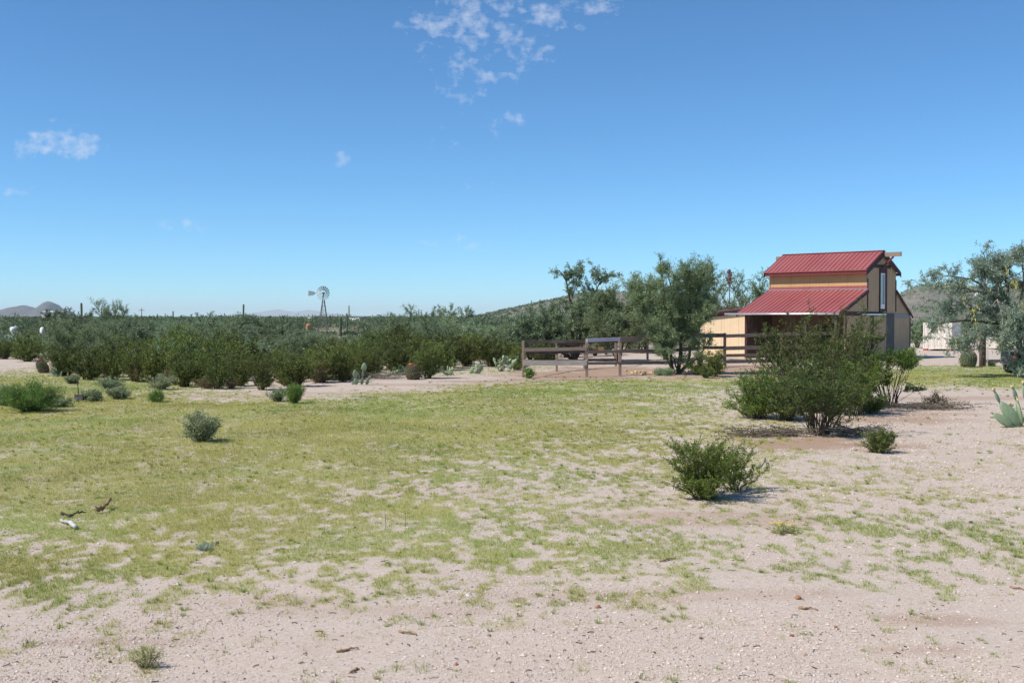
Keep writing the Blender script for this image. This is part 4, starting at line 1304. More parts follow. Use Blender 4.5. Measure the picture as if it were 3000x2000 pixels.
# ------------------------------------------------------------------ cacti
def pad_mesh(name, m, seed=0):
    k, s = 14, 20
    V, f = [], []
    r = np.random.default_rng(seed)
    for i in range(k):
        t = i / (k - 1)
        z = t; wd = .40 * (math.sin(math.pi * min(1, t ** .8)) ** .6 + .10 * (1 - t)); th = .075 * (math.sin(math.pi * t) ** .5 + .15 * (1 - t))
        for j in range(s):
            a = 2 * math.pi * j / s
            V.append((wd * math.cos(a), th * math.sin(a), z))
    for i in range(k - 1):
        for j in range(s):
            f.append((i * s + j, i * s + (j + 1) % s, (i + 1) * s + (j + 1) % s, (i + 1) * s + j))
    V = np.array(V); V += r.normal(size=V.shape) * .004
    return make_mesh(name, V, [np.array(f)], m, {'tint': np.clip(.3 + .5 * V[:, 2] + r.normal(size=len(V)) * .12, 0, 1)}, True)


PADS = {'pear': pad_mesh('pad_green', M['pear']), 'pearpale': pad_mesh('pad_pale', M['pearpale'])}
FR = MB(); FR.tube([(0, 0, 0), (0, 0, .15), (0, 0, .6), (0, 0, .95), (0, 0, 1)], [.12, .25, .32, .30, .16], 10)
FRUIT = FR.mesh('pear_fruit', M['fruit'], True)


def prickly_pear(x, y, label, pads, kind='pearpale', wid=.8, loc=None):
    """pads: (dx, dz, dy, length, tilt deg (0 up, + right), yaw deg, fruits)"""
    X, Y = gp(x, y) if loc is None else loc
    root = empty('prickly_pear', (X, Y, tz(X, Y)))
    for dx, dz, dy, ln, tilt, yaw, nf in pads:
        o = link('pad', PADS[kind], root)
        o.location = (dx, dy, dz); o.scale = (ln * wid, ln, ln)
        o.rotation_euler = Euler((0, R(tilt), 0)).to_matrix().to_4x4().to_euler() if not yaw else (Matrix.Rotation(R(tilt), 4, 'Y') @ Matrix.Rotation(R(yaw), 4, 'Z')).to_euler()
        for k in range(nf):
            t = (k + .5) / nf * 2 - 1
            fo = link('fruit', FRUIT, o)
            ang = t * .9
            fo.location = (.36 * math.sin(ang), 0, .60 + .38 * math.cos(ang)); s = .075 / ln
            fo.scale = (s / wid, s, s); fo.rotation_euler = (0, ang, 0)
    tag(root, label, 'cactus')
    return root


def auto_pear(x, y, w, h, seed, label, kind='pearpale', ln=.26):
    r = np.random.default_rng(seed); pads = []
    lv = []
    for k in range(int(3 + w * 6)):
        dx, dy = (r.random() - .5) * w * .75, (r.random() - .5) * w * .5
        lv.append((dx, 0, dy, 0))
    while lv:
        dx, dz, dy, d = lv.pop()
        l = ln * (.6 + .65 * r.random()); ti = np.clip(r.normal() * 42, -85, 85)
        pads.append((dx, dz - .02, dy, l, ti, r.random() * 180, 0))
        nx, nz = dx + math.sin(R(ti)) * l * .93, dz + math.cos(R(ti)) * l * .93
        if nz < h - ln * .6 and d < 4 and len(pads) < 95:
            for q in range(1 + (r.random() < .45)): lv.append((nx, nz, dy + r.normal() * .03, d + 1))
    return prickly_pear(x, y, label, pads, kind)


prickly_pear(2992, 1253, 'big green prickly pear with long leaning pads at the right edge', [
    (-.02, .02, 0, .74, -41, 14, 0), (-.49, .55, 0, .31, -26, 40, 2), (-.24, .03, -.10, .54, -58, 25, 1), (-.10, .06, .18, .42, -10, 10, 3), (.04, .02, .05, .62, -12, 78, 3), (-.08, .60, .06, .30, -18, 25, 2),
    (.16, .02, .12, .62, 14, 20, 3), (.34, .02, .05, .66, 44, 30, 3), (.30, .60, .1, .40, 8, 20, 3), (.12, .62, .1, .36, -6, 50, 2), (.55, .5, .1, .4, 30, 10, 3)], 'pear', .50)
prickly_pear(1060, 1128, 'pale prickly pear with a few upright pads at the track edge', [(-.20, 0, 0, .26, -6, 25, 0), (-.23, .24, 0, .31, -4, 35, 0), (-.30, 0, .05, .14, -40, 10, 0), (-.02, 0, .08, .28, 8, 60, 0), (.02, .26, .08, .26, 4, 70, 0), (.06, .50, .08, .30, 6, 15, 0),
    (.16, 0, .05, .24, 20, 50, 0), (.24, .2, .05, .16, 30, 20, 0), (-.08, .22, .12, .24, -20, 80, 0)])
auto_pear(1316, 1099, .55, .36, 82, 'smallest pale prickly pear, right of the long bush shadow', ln=.20)
auto_pear(1385, 1094, .9, .42, 83, 'wide low pale prickly pear in the grass strip behind the track', ln=.22)
auto_pear(1478, 1088, 1.0, .85, 84, 'tall whitish prickly pear left of the end fence post', ln=.17)
auto_pear(1268, 1085, .5, .5, 85, 'green prickly pear half hidden by the bush with the long shadow', 'pear', ln=.26)
auto_pear(1165, 1098, .5, .45, 86, 'grey-green prickly pear under the bush left of the barrel cactus', 'pear', ln=.26)
auto_pear(485, 1104, .7, .75, 87, 'dark shaded prickly pear under the thicket behind the white weed mound', 'pear', ln=.28)
auto_pear(22, 1034, 1.6, 1.2, 88, 'dark prickly pear clump in front of the white tank', 'pear', ln=.34)
auto_pear(165, 1103, .7, .35, 89, 'low prickly pear beside the leaning barrel cactus', 'pear', ln=.22)


def column(mb, pts, r, ribs=14, depth=.12, n=16, cap=True):
    """ribbed cactus column along pts"""
    C = catmull(np.array(pts, float), n)
    sides = ribs * 4
    T = np.gradient(C, axis=0); T /= np.linalg.norm(T, axis=1, keepdims=True)
    rad = np.full(n, r); 
    L = np.r_[0, np.cumsum(np.linalg.norm(np.diff(C, axis=0), axis=1))]; e = (L[-1] - L) / r
    rad = r * np.sqrt(np.clip(1 - np.clip(1 - e, 0, 1) ** 2, .02, 1))
    rad[0] *= .85
    ref = np.array([1., 0, 0])
    V = []
    for i in range(n):
        A = ref - T[i] * (ref @ T[i]); 
        if np.linalg.norm(A) < .1: A = np.array([0, 1., 0])
        A /= np.linalg.norm(A); B = np.cross(T[i], A)
        for j in range(sides):
            a = 2 * math.pi * j / sides
            q = rad[i] * (1 - depth * (.5 - .5 * math.cos(ribs * a)))
            V.append(C[i] + q * (A * math.cos(a) + B * math.sin(a)))
    f = [(i * sides + j, i * sides + (j + 1) % sides, (i + 1) * sides + (j + 1) % sides, (i + 1) * sides + j) for i in range(n - 1) for j in range(sides)]
    mb.add(V, f); mb.add(V[-sides:], [tuple(range(sides))])


def dome_pts(h, k=10, lean=(0, 0)):
    """points with spacing tightening to the tip"""
    t = np.sin(np.linspace(0, math.pi / 2, k)); return [(lean[0] * x, lean[1] * x, -.1 + (h + .1) * x) for x in t]


def saguaro(x, Y, y_top, label, r=.19, arms=(), base=0.0, lean=(0, 0), group=None):
    top = at(x, y_top, Y); h = top[2] - base
    root = empty('saguaro', (top[0], Y, base))
    b = MB(); column(b, dome_pts(h, 12, lean), r, 12 if r > .15 else 9, .16, 22); b.build('trunk', M['saguaro'], root, True)
    for sx, z0, z1, rr in arms:
        b = MB(); column(b, [(0, 0, z0), (sx * .6, 0, z0 + .02), (sx, 0, z0 + .18), (sx, 0, z0 + (z1 - z0) * .6), (sx, 0, z1 - .1), (sx, 0, z1)], rr, 9, .16, 18); b.build('arm', M['saguaro'], root, True)
    tag(root, label, 'cactus', group)


saguaro(997, 140, 927.5, 'thick armless saguaro right of the windmill, nearest of the two', .20, lean=(.02, 0))
saguaro(1016, 185, 917, 'slender saguaro with one short arm, right of the thick armless one', .145, [(-.33, .9, 1.9, .10)])
saguaro(712, 205, 891, 'tall slim saguaro rising alone above the middle of the thicket', .17, lean=(.10, 0))
saguaro(240, 150, 887, 'dark leaning saguaro post left of the tall palo verde', .15, lean=(-.08, 0))
saguaro(461, 190, 920, 'short saguaro, left of the slim pair in the scrub', .11)
saguaro(507, 185, 911, 'saguaro, right of the slim pair in the scrub', .11)
saguaro(966, 260, 923, 'stubby dark saguaro top on the skyline between windmill and thick saguaro', .22)
saguaro(1143, 210, 922, 'thin saguaro standing alone right of the white arched shed', .12)
saguaro(871, 200, 928, 'thin saguaro on the skyline left of the rusty boiler', .11)
for i, (x, yt) in enumerate([(1469, 921), (1477, 940), (1487, 918), (1482, 932), (1461, 944)]):
    saguaro(x, 150 + 4 * i, yt, 'thin saguaro of the cluster at the foot of the hill', .10 + .02 * (i % 2), group='saguaros clustered at the foot of the hill')


def barrel(x, y, w, h, label, tilt=(0, 0), top='orangefruit', spine='redspine', seed=0):
    X, Y = gp(x, y); root = empty('barrel_cactus', (X, Y, tz(X, Y))); root.rotation_euler = (tilt[0], tilt[1], 0)
    ribs, n = 22, 20; sides = ribs * 4
    V = []
    for i in range(n):
        t = i / (n - 1); z = -.08 + (h + .08) * (1 - math.cos(math.pi * t)) / 2; u = (z / h - .45) / .58
        rad = w / 2 * math.sqrt(max(.01, 1 - abs(u) ** 2.6)) if abs(u) < 1 else .01
        for j in range(sides):
            a = 2 * math.pi * j / sides + .25 * t
            q = rad * (1 - .13 * (.5 - .5 * math.cos(ribs * a)))
            V.append((q * math.cos(a), q * math.sin(a), z))
    f = [(i * sides + j, i * sides + (j + 1) % sides, (i + 1) * sides + (j + 1) % sides, (i + 1) * sides + j) for i in range(n - 1) for j in range(sides)]
    link('body', make_mesh('barrel_body', V, [np.array(f)], M['barrel'], smooth=True), root)
    r = np.random.default_rng(seed); V = np.array(V).reshape(n, sides, 3)
    pk = V[1:-1, ::4].reshape(-1, 3); P = np.repeat(pk, 5, 0)
    D = P - np.array([0, 0, h * .45]); D /= np.linalg.norm(D, axis=1, keepdims=True); D = D + r.normal(size=P.shape) * .55
    LV, lf = leaf_quads(P, D, .065, .012, r)
    link('spines', make_mesh('spines', LV, [lf], M[spine]), root)
    if top:
        b = MB()
        for k in range(16):
            a = r.random() * 6.28; q = w * .17 * (.3 + .7 * r.random()); p = np.array([q * math.cos(a), q * math.sin(a), h * .985 - .3 * q])
            b.tube([p, p + (0, 0, .03), p + (.01, 0, .07), p + (.01, 0, .085)], [.02, .035, .03, .012], 7)
        b.build('fruit', M[top], root, True)
    tag(root, label, 'cactus')


barrel(1215, 1112, .58, .60, 'barrel cactus with orange flowers leaning in the shade of a bush by the track', (.0, -.32), 'orangefruit', 'redspine', 1)
barrel(133, 1092, .48, .62, 'leaning barrel cactus with a red top at the left thicket edge', (.0, -.45), 'redfruit', 'redspine', 2)
barrel(2834, 1075, .82, .80, 'stout round barrel cactus with a red top left of the wooden poles', (.08, .10), 'redfruit', 'spine', 3)
b_ = [o for o in scene.objects if o.name.startswith('barrel_cactus')][-1]


def cholla(x, Y, y_base, h, w, seed, label, n=46):
    X = at(x, 950, Y)[0]; r = np.random.default_rng(seed)
    b = MB(); L = []
    st = [((0, 0, -.05), np.array([0, 0, 1.]), 0)]
    cnt = 0
    while st and cnt < n * 6:
        p, d, lv = st.pop(0); p = np.array(p, float)
        l = (.34 if lv < 2 else .2) * (.7 + .6 * r.random()); e = p + d * l
        if abs(e[0]) > w / 2 or e[2] > h: 
            d = d * np.array([.3, .3, -.6]); e = p + d * l * .7
        rr = .055 if lv < 2 else .042
        b.tube([p, p + (e - p) * .2, p + (e - p) * .8, e], [rr * .6, rr, rr, rr * .5], 6); L.append((p, e, rr)); cnt += 1
        for k in range(3 if lv < 2 else (2 if r.random() < .75 else 1)):
            if lv < 6:
                nd = d * .5 + r.normal(size=3) * .75; nd[2] += .12; nd /= np.linalg.norm(nd); st.append((e, nd, lv + 1))
    root = empty('cholla', (X, Y, 0))
    b.build('joints', M['cholla'], root, True)
    A = np.array([q[0] for q in L]); E = np.array([q[1] for q in L]); i = np.repeat(np.arange(len(L)), 26)
    P = A[i] + (E - A)[i] * r.random((len(i), 1)); D = r.normal(size=P.shape); D /= np.linalg.norm(D, axis=1, keepdims=True)
    V, f = leaf_quads(P + D * .04, D, .07, .02, r)
    link('spines', make_mesh('cholla_spines', V, [f], M['spine']), root)
    tag(root, label, 'cactus')


cholla(262, 74, 1010, 1.75, 1.9, 1, 'silvery cholla cactus in the sandy gap at the left of the thicket')
cholla(252, 66, 1020, 1.0, 1.1, 2, 'lower grey cholla in front of the tall silvery one')
cholla(395, 82, 1000, 1.2, 1.0, 3, 'pale cholla among dark bushes right of the sandy gap')
cholla(362, 48, 1080, 1.1, 1.0, 4, 'dark bluish cholla in the front shade of the thicket')

# ------------------------------------------------------------------ hero trees


def tr(scale, x0, y0, pts, Y, base, dy=None):
    """crop coordinates -> local metres at distance Y (dy: depth offsets)"""
    o = []
    for k, (a, b) in enumerate(pts):
        q = at(x0 + a / scale, y0 + b / scale, Y)
        o.append(q - base + np.array([0, (dy[k] if dy else 0), 0]))
    return np.array(o)


def hero(name, x, y, label, seed, crop, limbs, leaf, bark, **kw):
    X, Y = gp(x, y); base = np.array([X, Y, tz(X, Y)])
    L = []
    r = np.random.default_rng(seed)
    for pts, r0, r1, w, dd in limbs:
        n = len(pts); dy = [dd * (k / (n - 1)) for k in range(n)]
        L.append((tr(*crop, pts, Y, base, dy), r0, r1, w))
    t, c, info = tree_meshes(name, seed, L, M[leaf], M[bark], **kw)
    o = empty(name, base); link('trunk', t, o); link('crown', c, o)
    tag(o, label, 'tree')
    return o, info, base


C4 = (3.485, 1500, 750)
hero('palo_verde', 1980, 1096, 'dark multi-stemmed palo verde growing through the rail fence', 901, C4, [
    ([(1690, 1200), (1620, 1130), (1555, 990), (1490, 850), (1410, 710), (1260, 665), (1080, 690)], .085, .02, .8, -.4),
    ([(1690, 1200), (1720, 1000), (1730, 800), (1700, 560), (1640, 350), (1600, 190)], .10, .015, 1.0, .3),
    ([(1700, 1200), (1790, 1080), (1812, 960), (1800, 780), (1850, 560), (1900, 330), (1955, 170)], .08, .015, 1.0, -.3),
    ([(1730, 1000), (1745, 720), (1840, 560), (1960, 500), (2080, 480)], .05, .015, .9, .9),
    ([(1640, 1140), (1600, 920), (1530, 650), (1470, 430), (1400, 280)], .06, .012, 1.0, .9),
    ([(1720, 1000), (1760, 640), (1800, 380), (1775, 130)], .05, .012, .9, -.9),
    ([(1720, 900), (1640, 700), (1540, 520), (1520, 300), (1490, 180)], .045, .012, .8, -1.0),
    ([(1690, 1180), (1640, 1050), (1570, 930), (1540, 820)], .04, .012, .55, -.8),
    ([(1740, 900), (1840, 760), (1900, 700), (1960, 640)], .04, .012, .6, -.9),
    ([(1740, 800), (1850, 500), (1960, 330), (2050, 200)], .04, .012, .9, .6),
    ([(1700, 1180), (1860, 1060), (1930, 960), (1950, 920)], .05, .02, .25, -.6),
    ([(1500, 850), (1380, 640), (1290, 480), (1240, 330)], .04, .012, .8, .6)],
     'paloverde', 'greenbark', n2=36, n3=10, nl=20, l2=.66, l3=.36, ll=.12, lw=.022, up2=.38, t0=.30, leafdrop=-.12, twr=.010)
hero('palo_verde', 1810, 1066, 'olive palo verde behind the fence, left of the dark multi-stemmed one', 902, C4, [
    ([(1080, 1100), (1060, 950), (1000, 820), (900, 770), (840, 760)], .06, .015, .7, -.5),
    ([(1090, 1100), (1110, 850), (1060, 600), (1010, 430)], .07, .012, 1.0, .5),
    ([(1090, 1100), (1160, 800), (1230, 560), (1250, 340)], .06, .012, 1.0, .6),
    ([(1080, 1100), (1040, 800), (950, 640), (880, 540)], .05, .012, 1.0, .3),
    ([(1090, 1100), (1180, 900), (1300, 700), (1340, 480)], .05, .012, 1.0, -.4),
    ([(1080, 1100), (1010, 950), (900, 840), (830, 700)], .05, .012, .9, .9)],
     'paloverde', 'greenbark', n2=34, n3=10, nl=17, l2=.95, l3=.45, ll=.13, lw=.03, up2=.5, t0=.3, leafdrop=-.1)
hero('mesquite_tree', 1685, 1058, 'grey-green mesquite with two tall thin tops behind the rail fence', 903, C4, [
    ([(640, 1080), (620, 900), (610, 560), (575, 400), (560, 280), (520, 195), (465, 140)], .10, .014, .36, .0),
    ([(600, 480), (640, 330), (670, 230), (690, 180)], .03, .01, .3, .3),
    ([(650, 1080), (720, 700), (790, 460), (880, 320), (930, 190)], .09, .014, .75, .4),
    ([(640, 1080), (540, 900), (400, 800), (220, 740), (60, 720)], .08, .014, 1.3, -.5),
    ([(630, 1080), (480, 970), (300, 880), (100, 830)], .07, .014, 1.3, -1.0),
    ([(650, 1080), (740, 900), (860, 800), (960, 740)], .06, .014, 1.2, -.7),
    ([(640, 1080), (560, 850), (450, 700), (380, 640)], .06, .014, 1.3, .8),
    ([(640, 1080), (660, 820), (720, 620), (740, 540)], .06, .014, 1.3, -.9),
    ([(780, 470), (850, 460), (900, 520)], .03, .014, .5, -.2),
    ([(640, 1080), (500, 930), (330, 800), (180, 700)], .06, .014, 1.2, 1.3)],
     'mesquite', 'bark', n2=26, n3=9, nl=22, l2=.95, l3=.42, ll=.14, lw=.045, t0=.32)
C6 = (3.92, 2500, 700)
MQ, info, base = hero('mesquite_tree', 3003, 1104, 'grey-leaved mesquite with yellow pods and a dark leaning trunk at the right edge', 904, C6, [
    ([(1975, 1585), (1900, 1300), (1880, 1080), (1835, 860), (1760, 750), (1650, 690), (1520, 620), (1400, 600), (1200, 610)], .16, .02, .85, -.3),
    ([(1870, 1100), (1800, 1030), (1700, 985), (1480, 940), (1200, 935), (1000, 960), (880, 985), (800, 1090)], .085, .012, .55, -.6),
    ([(1770, 755), (1790, 560), (1700, 350), (1570, 260), (1515, 150)], .06, .012, .75, .3),
    ([(1650, 690), (1500, 560), (1400, 480), (1200, 440), (1070, 420), (985, 520)], .055, .010, .55, .3),
    ([(1400, 600), (1200, 540), (1000, 530), (800, 540), (665, 460)], .03, .006, .28, .0),
    ([(1885, 1180), (1700, 1130), (1500, 1090), (1300, 1150), (1090, 1200)], .05, .010, 1.0, -.7),
    ([(1890, 1080), (2030, 760), (2100, 480), (2140, 380)], .08, .014, 1.1, .4),
    ([(1840, 870), (1960, 560), (1940, 300), (1930, 130)], .06, .012, .9, .0),
    ([(1910, 1300), (1860, 1400), (1850, 1450), (1900, 1530)], .03, .010, .8, -1.0),
    ([(1900, 1250), (2050, 1300), (2150, 1420), (2160, 1500)], .05, .010, 1.2, -.8),
    ([(1760, 760), (1600, 480), (1420, 350), (1370, 370)], .05, .010, .85, -.6),
    ([(1840, 900), (1740, 560), (1760, 320), (1790, 200)], .05, .010, .9, .8),
    ([(1890, 1100), (1650, 880), (1400, 800), (1180, 800)], .05, .010, .9, .9),
    ([(1900, 1300), (1820, 1200), (1700, 1180), (1560, 1200)], .03, .010, .8, -1.2),
    ([(1890, 1150), (1800, 1080), (1760, 980), (1700, 900)], .03, .010, .9, -1.1),
    ([(1890, 1080), (2200, 850), (2400, 700), (2550, 650)], .09, .014, 1.4, .2),
    ([(1900, 1150), (2250, 1050), (2500, 1050), (2700, 1150)], .07, .014, 1.4, -.6)],
     'mesquite_grey', 'bark', n2=25, n3=8, nl=18, l2=.62, l3=.34, ll=.13, lw=.030, up2=.25, droop=.12, t0=.28, leafdrop=.30, twr=.009)
# bare dead branch and hanging pods of that mesquite
db = MB(); db.tube(catmull(tr(*C6, [(1650, 690), (1690, 800), (1715, 930), (1720, 1020), (1765, 1150)], gp(3003, 1104)[1] - .7, base), 12), np.linspace(.03, .009, 12), 6)
db.tube(catmull(tr(*C6, [(1715, 980), (1690, 1040), (1650, 1090)], gp(3003, 1104)[1] - .7, base), 6), np.linspace(.013, .005, 6), 5)
db.tube(catmull(tr(*C6, [(1655, 690), (1620, 730), (1600, 760)], gp(3003, 1104)[1] - .7, base), 6), np.linspace(.016, .005, 6), 5)
db.build('dead_branch', M['deadwood'], MQ, True)
r_ = np.random.default_rng(77)
PP, DD = [], []
for cx, cy, n in [(1375, 800, 12), (1400, 920, 16), (1420, 740, 8), (1840, 500, 16), (1870, 470, 12), (1770, 360, 6), (1245, 680, 7), (1160, 1160, 10), (1150, 1190, 6), (1400, 1150, 8), (1340, 470, 7), (1580, 560, 7), (1660, 490, 8), (1050, 490, 6),
                  (1930, 740, 12), (1900, 720, 8), (1230, 1400, 10), (1790, 600, 6), (2100, 900, 14), (2300, 950, 14)]:
    for k in range(int(n * 1.6)):
        q = at(2500 + (cx + r_.normal() * 18) / 3.92, 700 + (cy + r_.normal() * 32) / 3.92, base[1] - .5 + r_.normal() * .3) - base
        PP.append(q); DD.append((r_.normal() * .25, r_.normal() * .25, -1))
V, f = leaf_quads(np.array(PP), np.array(DD, float), .18, .034, r_)
link('seed_pods', make_mesh('pods', V, [f], M['pod'], {'tint': np.repeat(r_.random(len(PP)), 4)}), MQ)


def std_tree(meshes, x, Y, h_scale, label, name, group=None, rz=None, w_scale=None, cat='tree'):
    X = at(x, 950, Y)[0]
    return plant(name, meshes, X, Y, random.random() * 6 if rz is None else rz, (w_scale or h_scale, w_scale or h_scale, h_scale), label, cat, group, ('trunk', 'crown'))


std_tree(PALO[0], 2212, 80, 1.42, 'feathery palo verde rising behind the left end of the barn roof', 'palo_verde', rz=.4, w_scale=1.35)
std_tree(PALO[1], 2105, 72, 1.25, 'palo verde filling the gap between the fence tree and the shed', 'palo_verde', rz=2, w_scale=1.0)
std_tree(MESQ[1], 2688, 88, .78, 'round green tree behind the right corner of the barn', 'mesquite_tree', rz=1)
std_tree(MESQ[3], 2770, 93, .8, 'green tree behind the pale storage container', 'mesquite_tree', rz=2)
# century plant stalk
X = at(2137, 900, 76)[0]; root = empty('century_plant', (X, 76, 0)); zt = at(2137, 790, 76)[2]; zc = at(2137, 828, 76)[2]
b = MB(); b.tube([(0, 0, 0), (0, 0, zc * .5), (.0, 0, zc), (0, 0, zt)], [.06, .05, .035, .012], 7); b.build('stalk', M['greybark'], root)
r_ = np.random.default_rng(8); b = MB()
for k in range(120):
    z = zc - .25 + (zt - zc + .2) * r_.random(); a = r_.random() * 6.28; q = (.05 + .19 * r_.random()) * (1.15 - (z - zc) / (zt - zc) * .6)
    p = np.array([q * math.cos(a), q * math.sin(a), z]); b.tube([p, p + (0, 0, .05), p + (0, 0, .11)], [.02, .05, .015], 5)
b.build('seed_pods', M['seedpod'], root)
b = MB()
for k in range(22):
    a = k * 2.4; p = np.array([math.cos(a), math.sin(a), 0]); e = p * .8 + np.array([0, 0, .35 + .5 * r_.random()]); b.tube([p * .05, p * .4 + (0, 0, .25), e], [.05, .045, .004], 5)
b.build('leaves', M['agave'], root)
tag(root, 'tall dry century plant stalk with dark seed pods left of the barn', 'plant')

# ------------------------------------------------------------------ things at the right


def make_container(name, label, x, y, w, h, l, alpha, m):
    X, Y = gp(x, y); root = empty(name, (X, Y, 0), -alpha)          # local x along the end face, local y away
    z0 = .16
    b = MB(); b.box((.06, .06, z0 + .06), (w - .06, l, z0 + h - .06))
    n = int(l / .28)
    for k in range(n):
        y0 = .12 + k * (l - .2) / n
        b.box((w - .061, y0, z0 + .12), (w - .02, y0 + .14, z0 + h - .12)); b.box((.02, y0, z0 + .12), (.061, y0 + .14, z0 + h - .12))
    b.build('body', M[m], root)
    fr = MB()
    for xx in (0, w - .1): fr.box((xx, -.01, z0), (xx + .1, .1, z0 + h)); fr.box((xx, l - .05, z0), (xx + .1, l + .05, z0 + h))
    fr.box((.1, 0, z0 + h - .12), (w - .1, .09, z0 + h)); fr.box((.1, 0, z0), (w - .1, .09, z0 + .12))
    for xx in (0, w - .07): fr.box((xx, .1, z0 + h - .09), (xx + .07, l - .05, z0 + h)); fr.box((xx, .1, z0), (xx + .07, l - .05, z0 + .1))
    fr.build('frame', M[m], root)
    for s in (0, 1):
        d = MB(); x0 = .11 + s * (w / 2 - .10); x1 = x0 + w / 2 - .12
        d.box((x0, .02, z0 + .13), (x1, .06, z0 + h - .13))
        for k in range(4):
            xx = x0 + .06 + k * (x1 - x0 - .12) / 3.6
            d.box((xx, -.005, z0 + .25), (xx + .10, .021, z0 + h - .25))
        do = d.build('door', M[m], root)
        bar = MB()
        for xx in (x0 + .22, x1 - .22): bar.tube([(xx, -.03, z0 + .05), (xx, -.03, z0 + h * .5), (xx, -.03, z0 + h - .05)], [.016] * 3, 6)
        bar.build('lock_bar', M[m], do)
    for xx in (.02, w - .35):
        f = MB(); f.box((xx, -.03, 0), (xx + .3, .3, z0 - .002)); f.build('block', M['rustred'], root)
    tag(root, label, 'container')


make_container('storage_container', 'cream storage container with corrugated end doors standing right of the barn', 2704, 1027, 2.0, 1.90, 4.5, R(30), 'cream')
make_container('storage_container', 'pale container almost hidden behind the mesquite at the right edge', 2926, 1026, 1.3, .75, 4.0, R(10), 'cream')

X, Y = gp(2884, 1073); root = empty('utility_pole', (X, Y, 0))
b = MB(); b.tube([(0, 0, -.1), (0, 0, 2), (-.02, 0, 3.2), (-.03, 0, 4.6)], [.075, .07, .065, .06], 10); b.build('pole', M['pole'], root, True)
b = MB(); b.tube([(.16, -.02, 0), (.16, -.02, 1.5), (.16, -.02, 3.9)], [.018] * 3, 6); b.build('conduit', M['galv'], root)
b = MB(); b.tube([(-.03, 0, 3.72), (-.2, 0, 3.80), (-.36, 0, 3.78)], [.018] * 3, 6); b.tube([(-.36, 0, 3.80), (-.36, 0, 3.74), (-.36, 0, 3.6), (-.36, 0, 3.5)], [.04, .09, .16, .17], 12); b.build('lamp', M['white'], root, True)
tag(root, 'brown wooden utility pole with a white lamp seen through the mesquite', 'pole')
X, Y = gp(2873, 1073); b = MB(); b.tube([(X, Y - .05, -.1), (X, Y - .05, .8), (X - .01, Y - .05, 1.75)], [.10, .095, .09], 10)
tag(b.build('wooden_post', M['pole'], None, True), 'short thick wooden post left of the utility pole', 'post')
X, Y = gp(2930, 1062); b = MB(); b.box((X - .75, Y - .1, 0), (X + 1.0, Y + .1, .17)); o = b.build('railway_sleeper', M['raildark'], None, bevel=.01)
tag(o, 'dark wooden sleeper lying on bare ground right of the utility pole', 'sleeper')
ybush(2908, 1073, .28, .5, 63, 'small green weed at the foot of the utility pole', 'mesquite', ns=24, nt=6, nl=8, ll=.08, lw=.02, bare=.1, name='weed', cat='weed')

# small dark utility cart, mostly outside the view
X, Y = gp(2953, 1096); root = empty('utility_cart', (X, Y - .2, 0), R(-6))
b = MB()
b.prism([(0.0, 0, .42), (0.02, 0, .96), (1.0, 0, .96), (1.0, 0, .60), (1.9, 0, .52), (1.9, 0, .95), (2.6, 0, .85), (2.7, 0, .55), (2.65, 0, .36), (.15, 0, .36)], (0, 1.3, 0))
b.build('body', M['navy'], root, bevel=.03)
b = MB(); b.box((-.03, -.03, .955), (1.03, 1.33, 1.0)); b.build('cargo_rim', M['navy'], root, bevel=.015)
b = MB(); b.box((.10, -.035, .66), (.22, -.002, .80)); b.build('tail_lamp', M['amber'], root, bevel=.01)
for wx in (.42, 2.15):
    for wy in (-.04, 1.12):
        b = MB(); b.tube([(wx, wy, .29), (wx, wy + .03, .29), (wx, wy + .19, .29), (wx, wy + .22, .29)], [.25, .29, .29, .25], 28); wo = b.build('wheel', M['tyre'], root, True)
        b = MB(); b.tube([(wx, wy - .012, .29), (wx, wy + .01, .29)], [.14, .15], 20); b.build('rim', M['steel'], wo)
b = MB()
for wy in (.03, 1.27): b.tube(catmull([(1.05, wy, .95), (1.0, wy, 1.85), (1.9, wy, 1.88), (2.25, wy, .9)], 14), [.025] * 14, 8)
b.build('roll_cage', M['black'], root, True)
b = MB(); b.box((1.05, .1, .55), (1.5, 1.2, .72)); b.box((1.0, .1, .72), (1.12, 1.2, 1.25)); b.build('seat', M['black'], root, bevel=.04)
tag(root, 'dark navy utility cart with an amber tail lamp under the mesquite at right', 'cart')

# ------------------------------------------------------------------ windmill and far left things


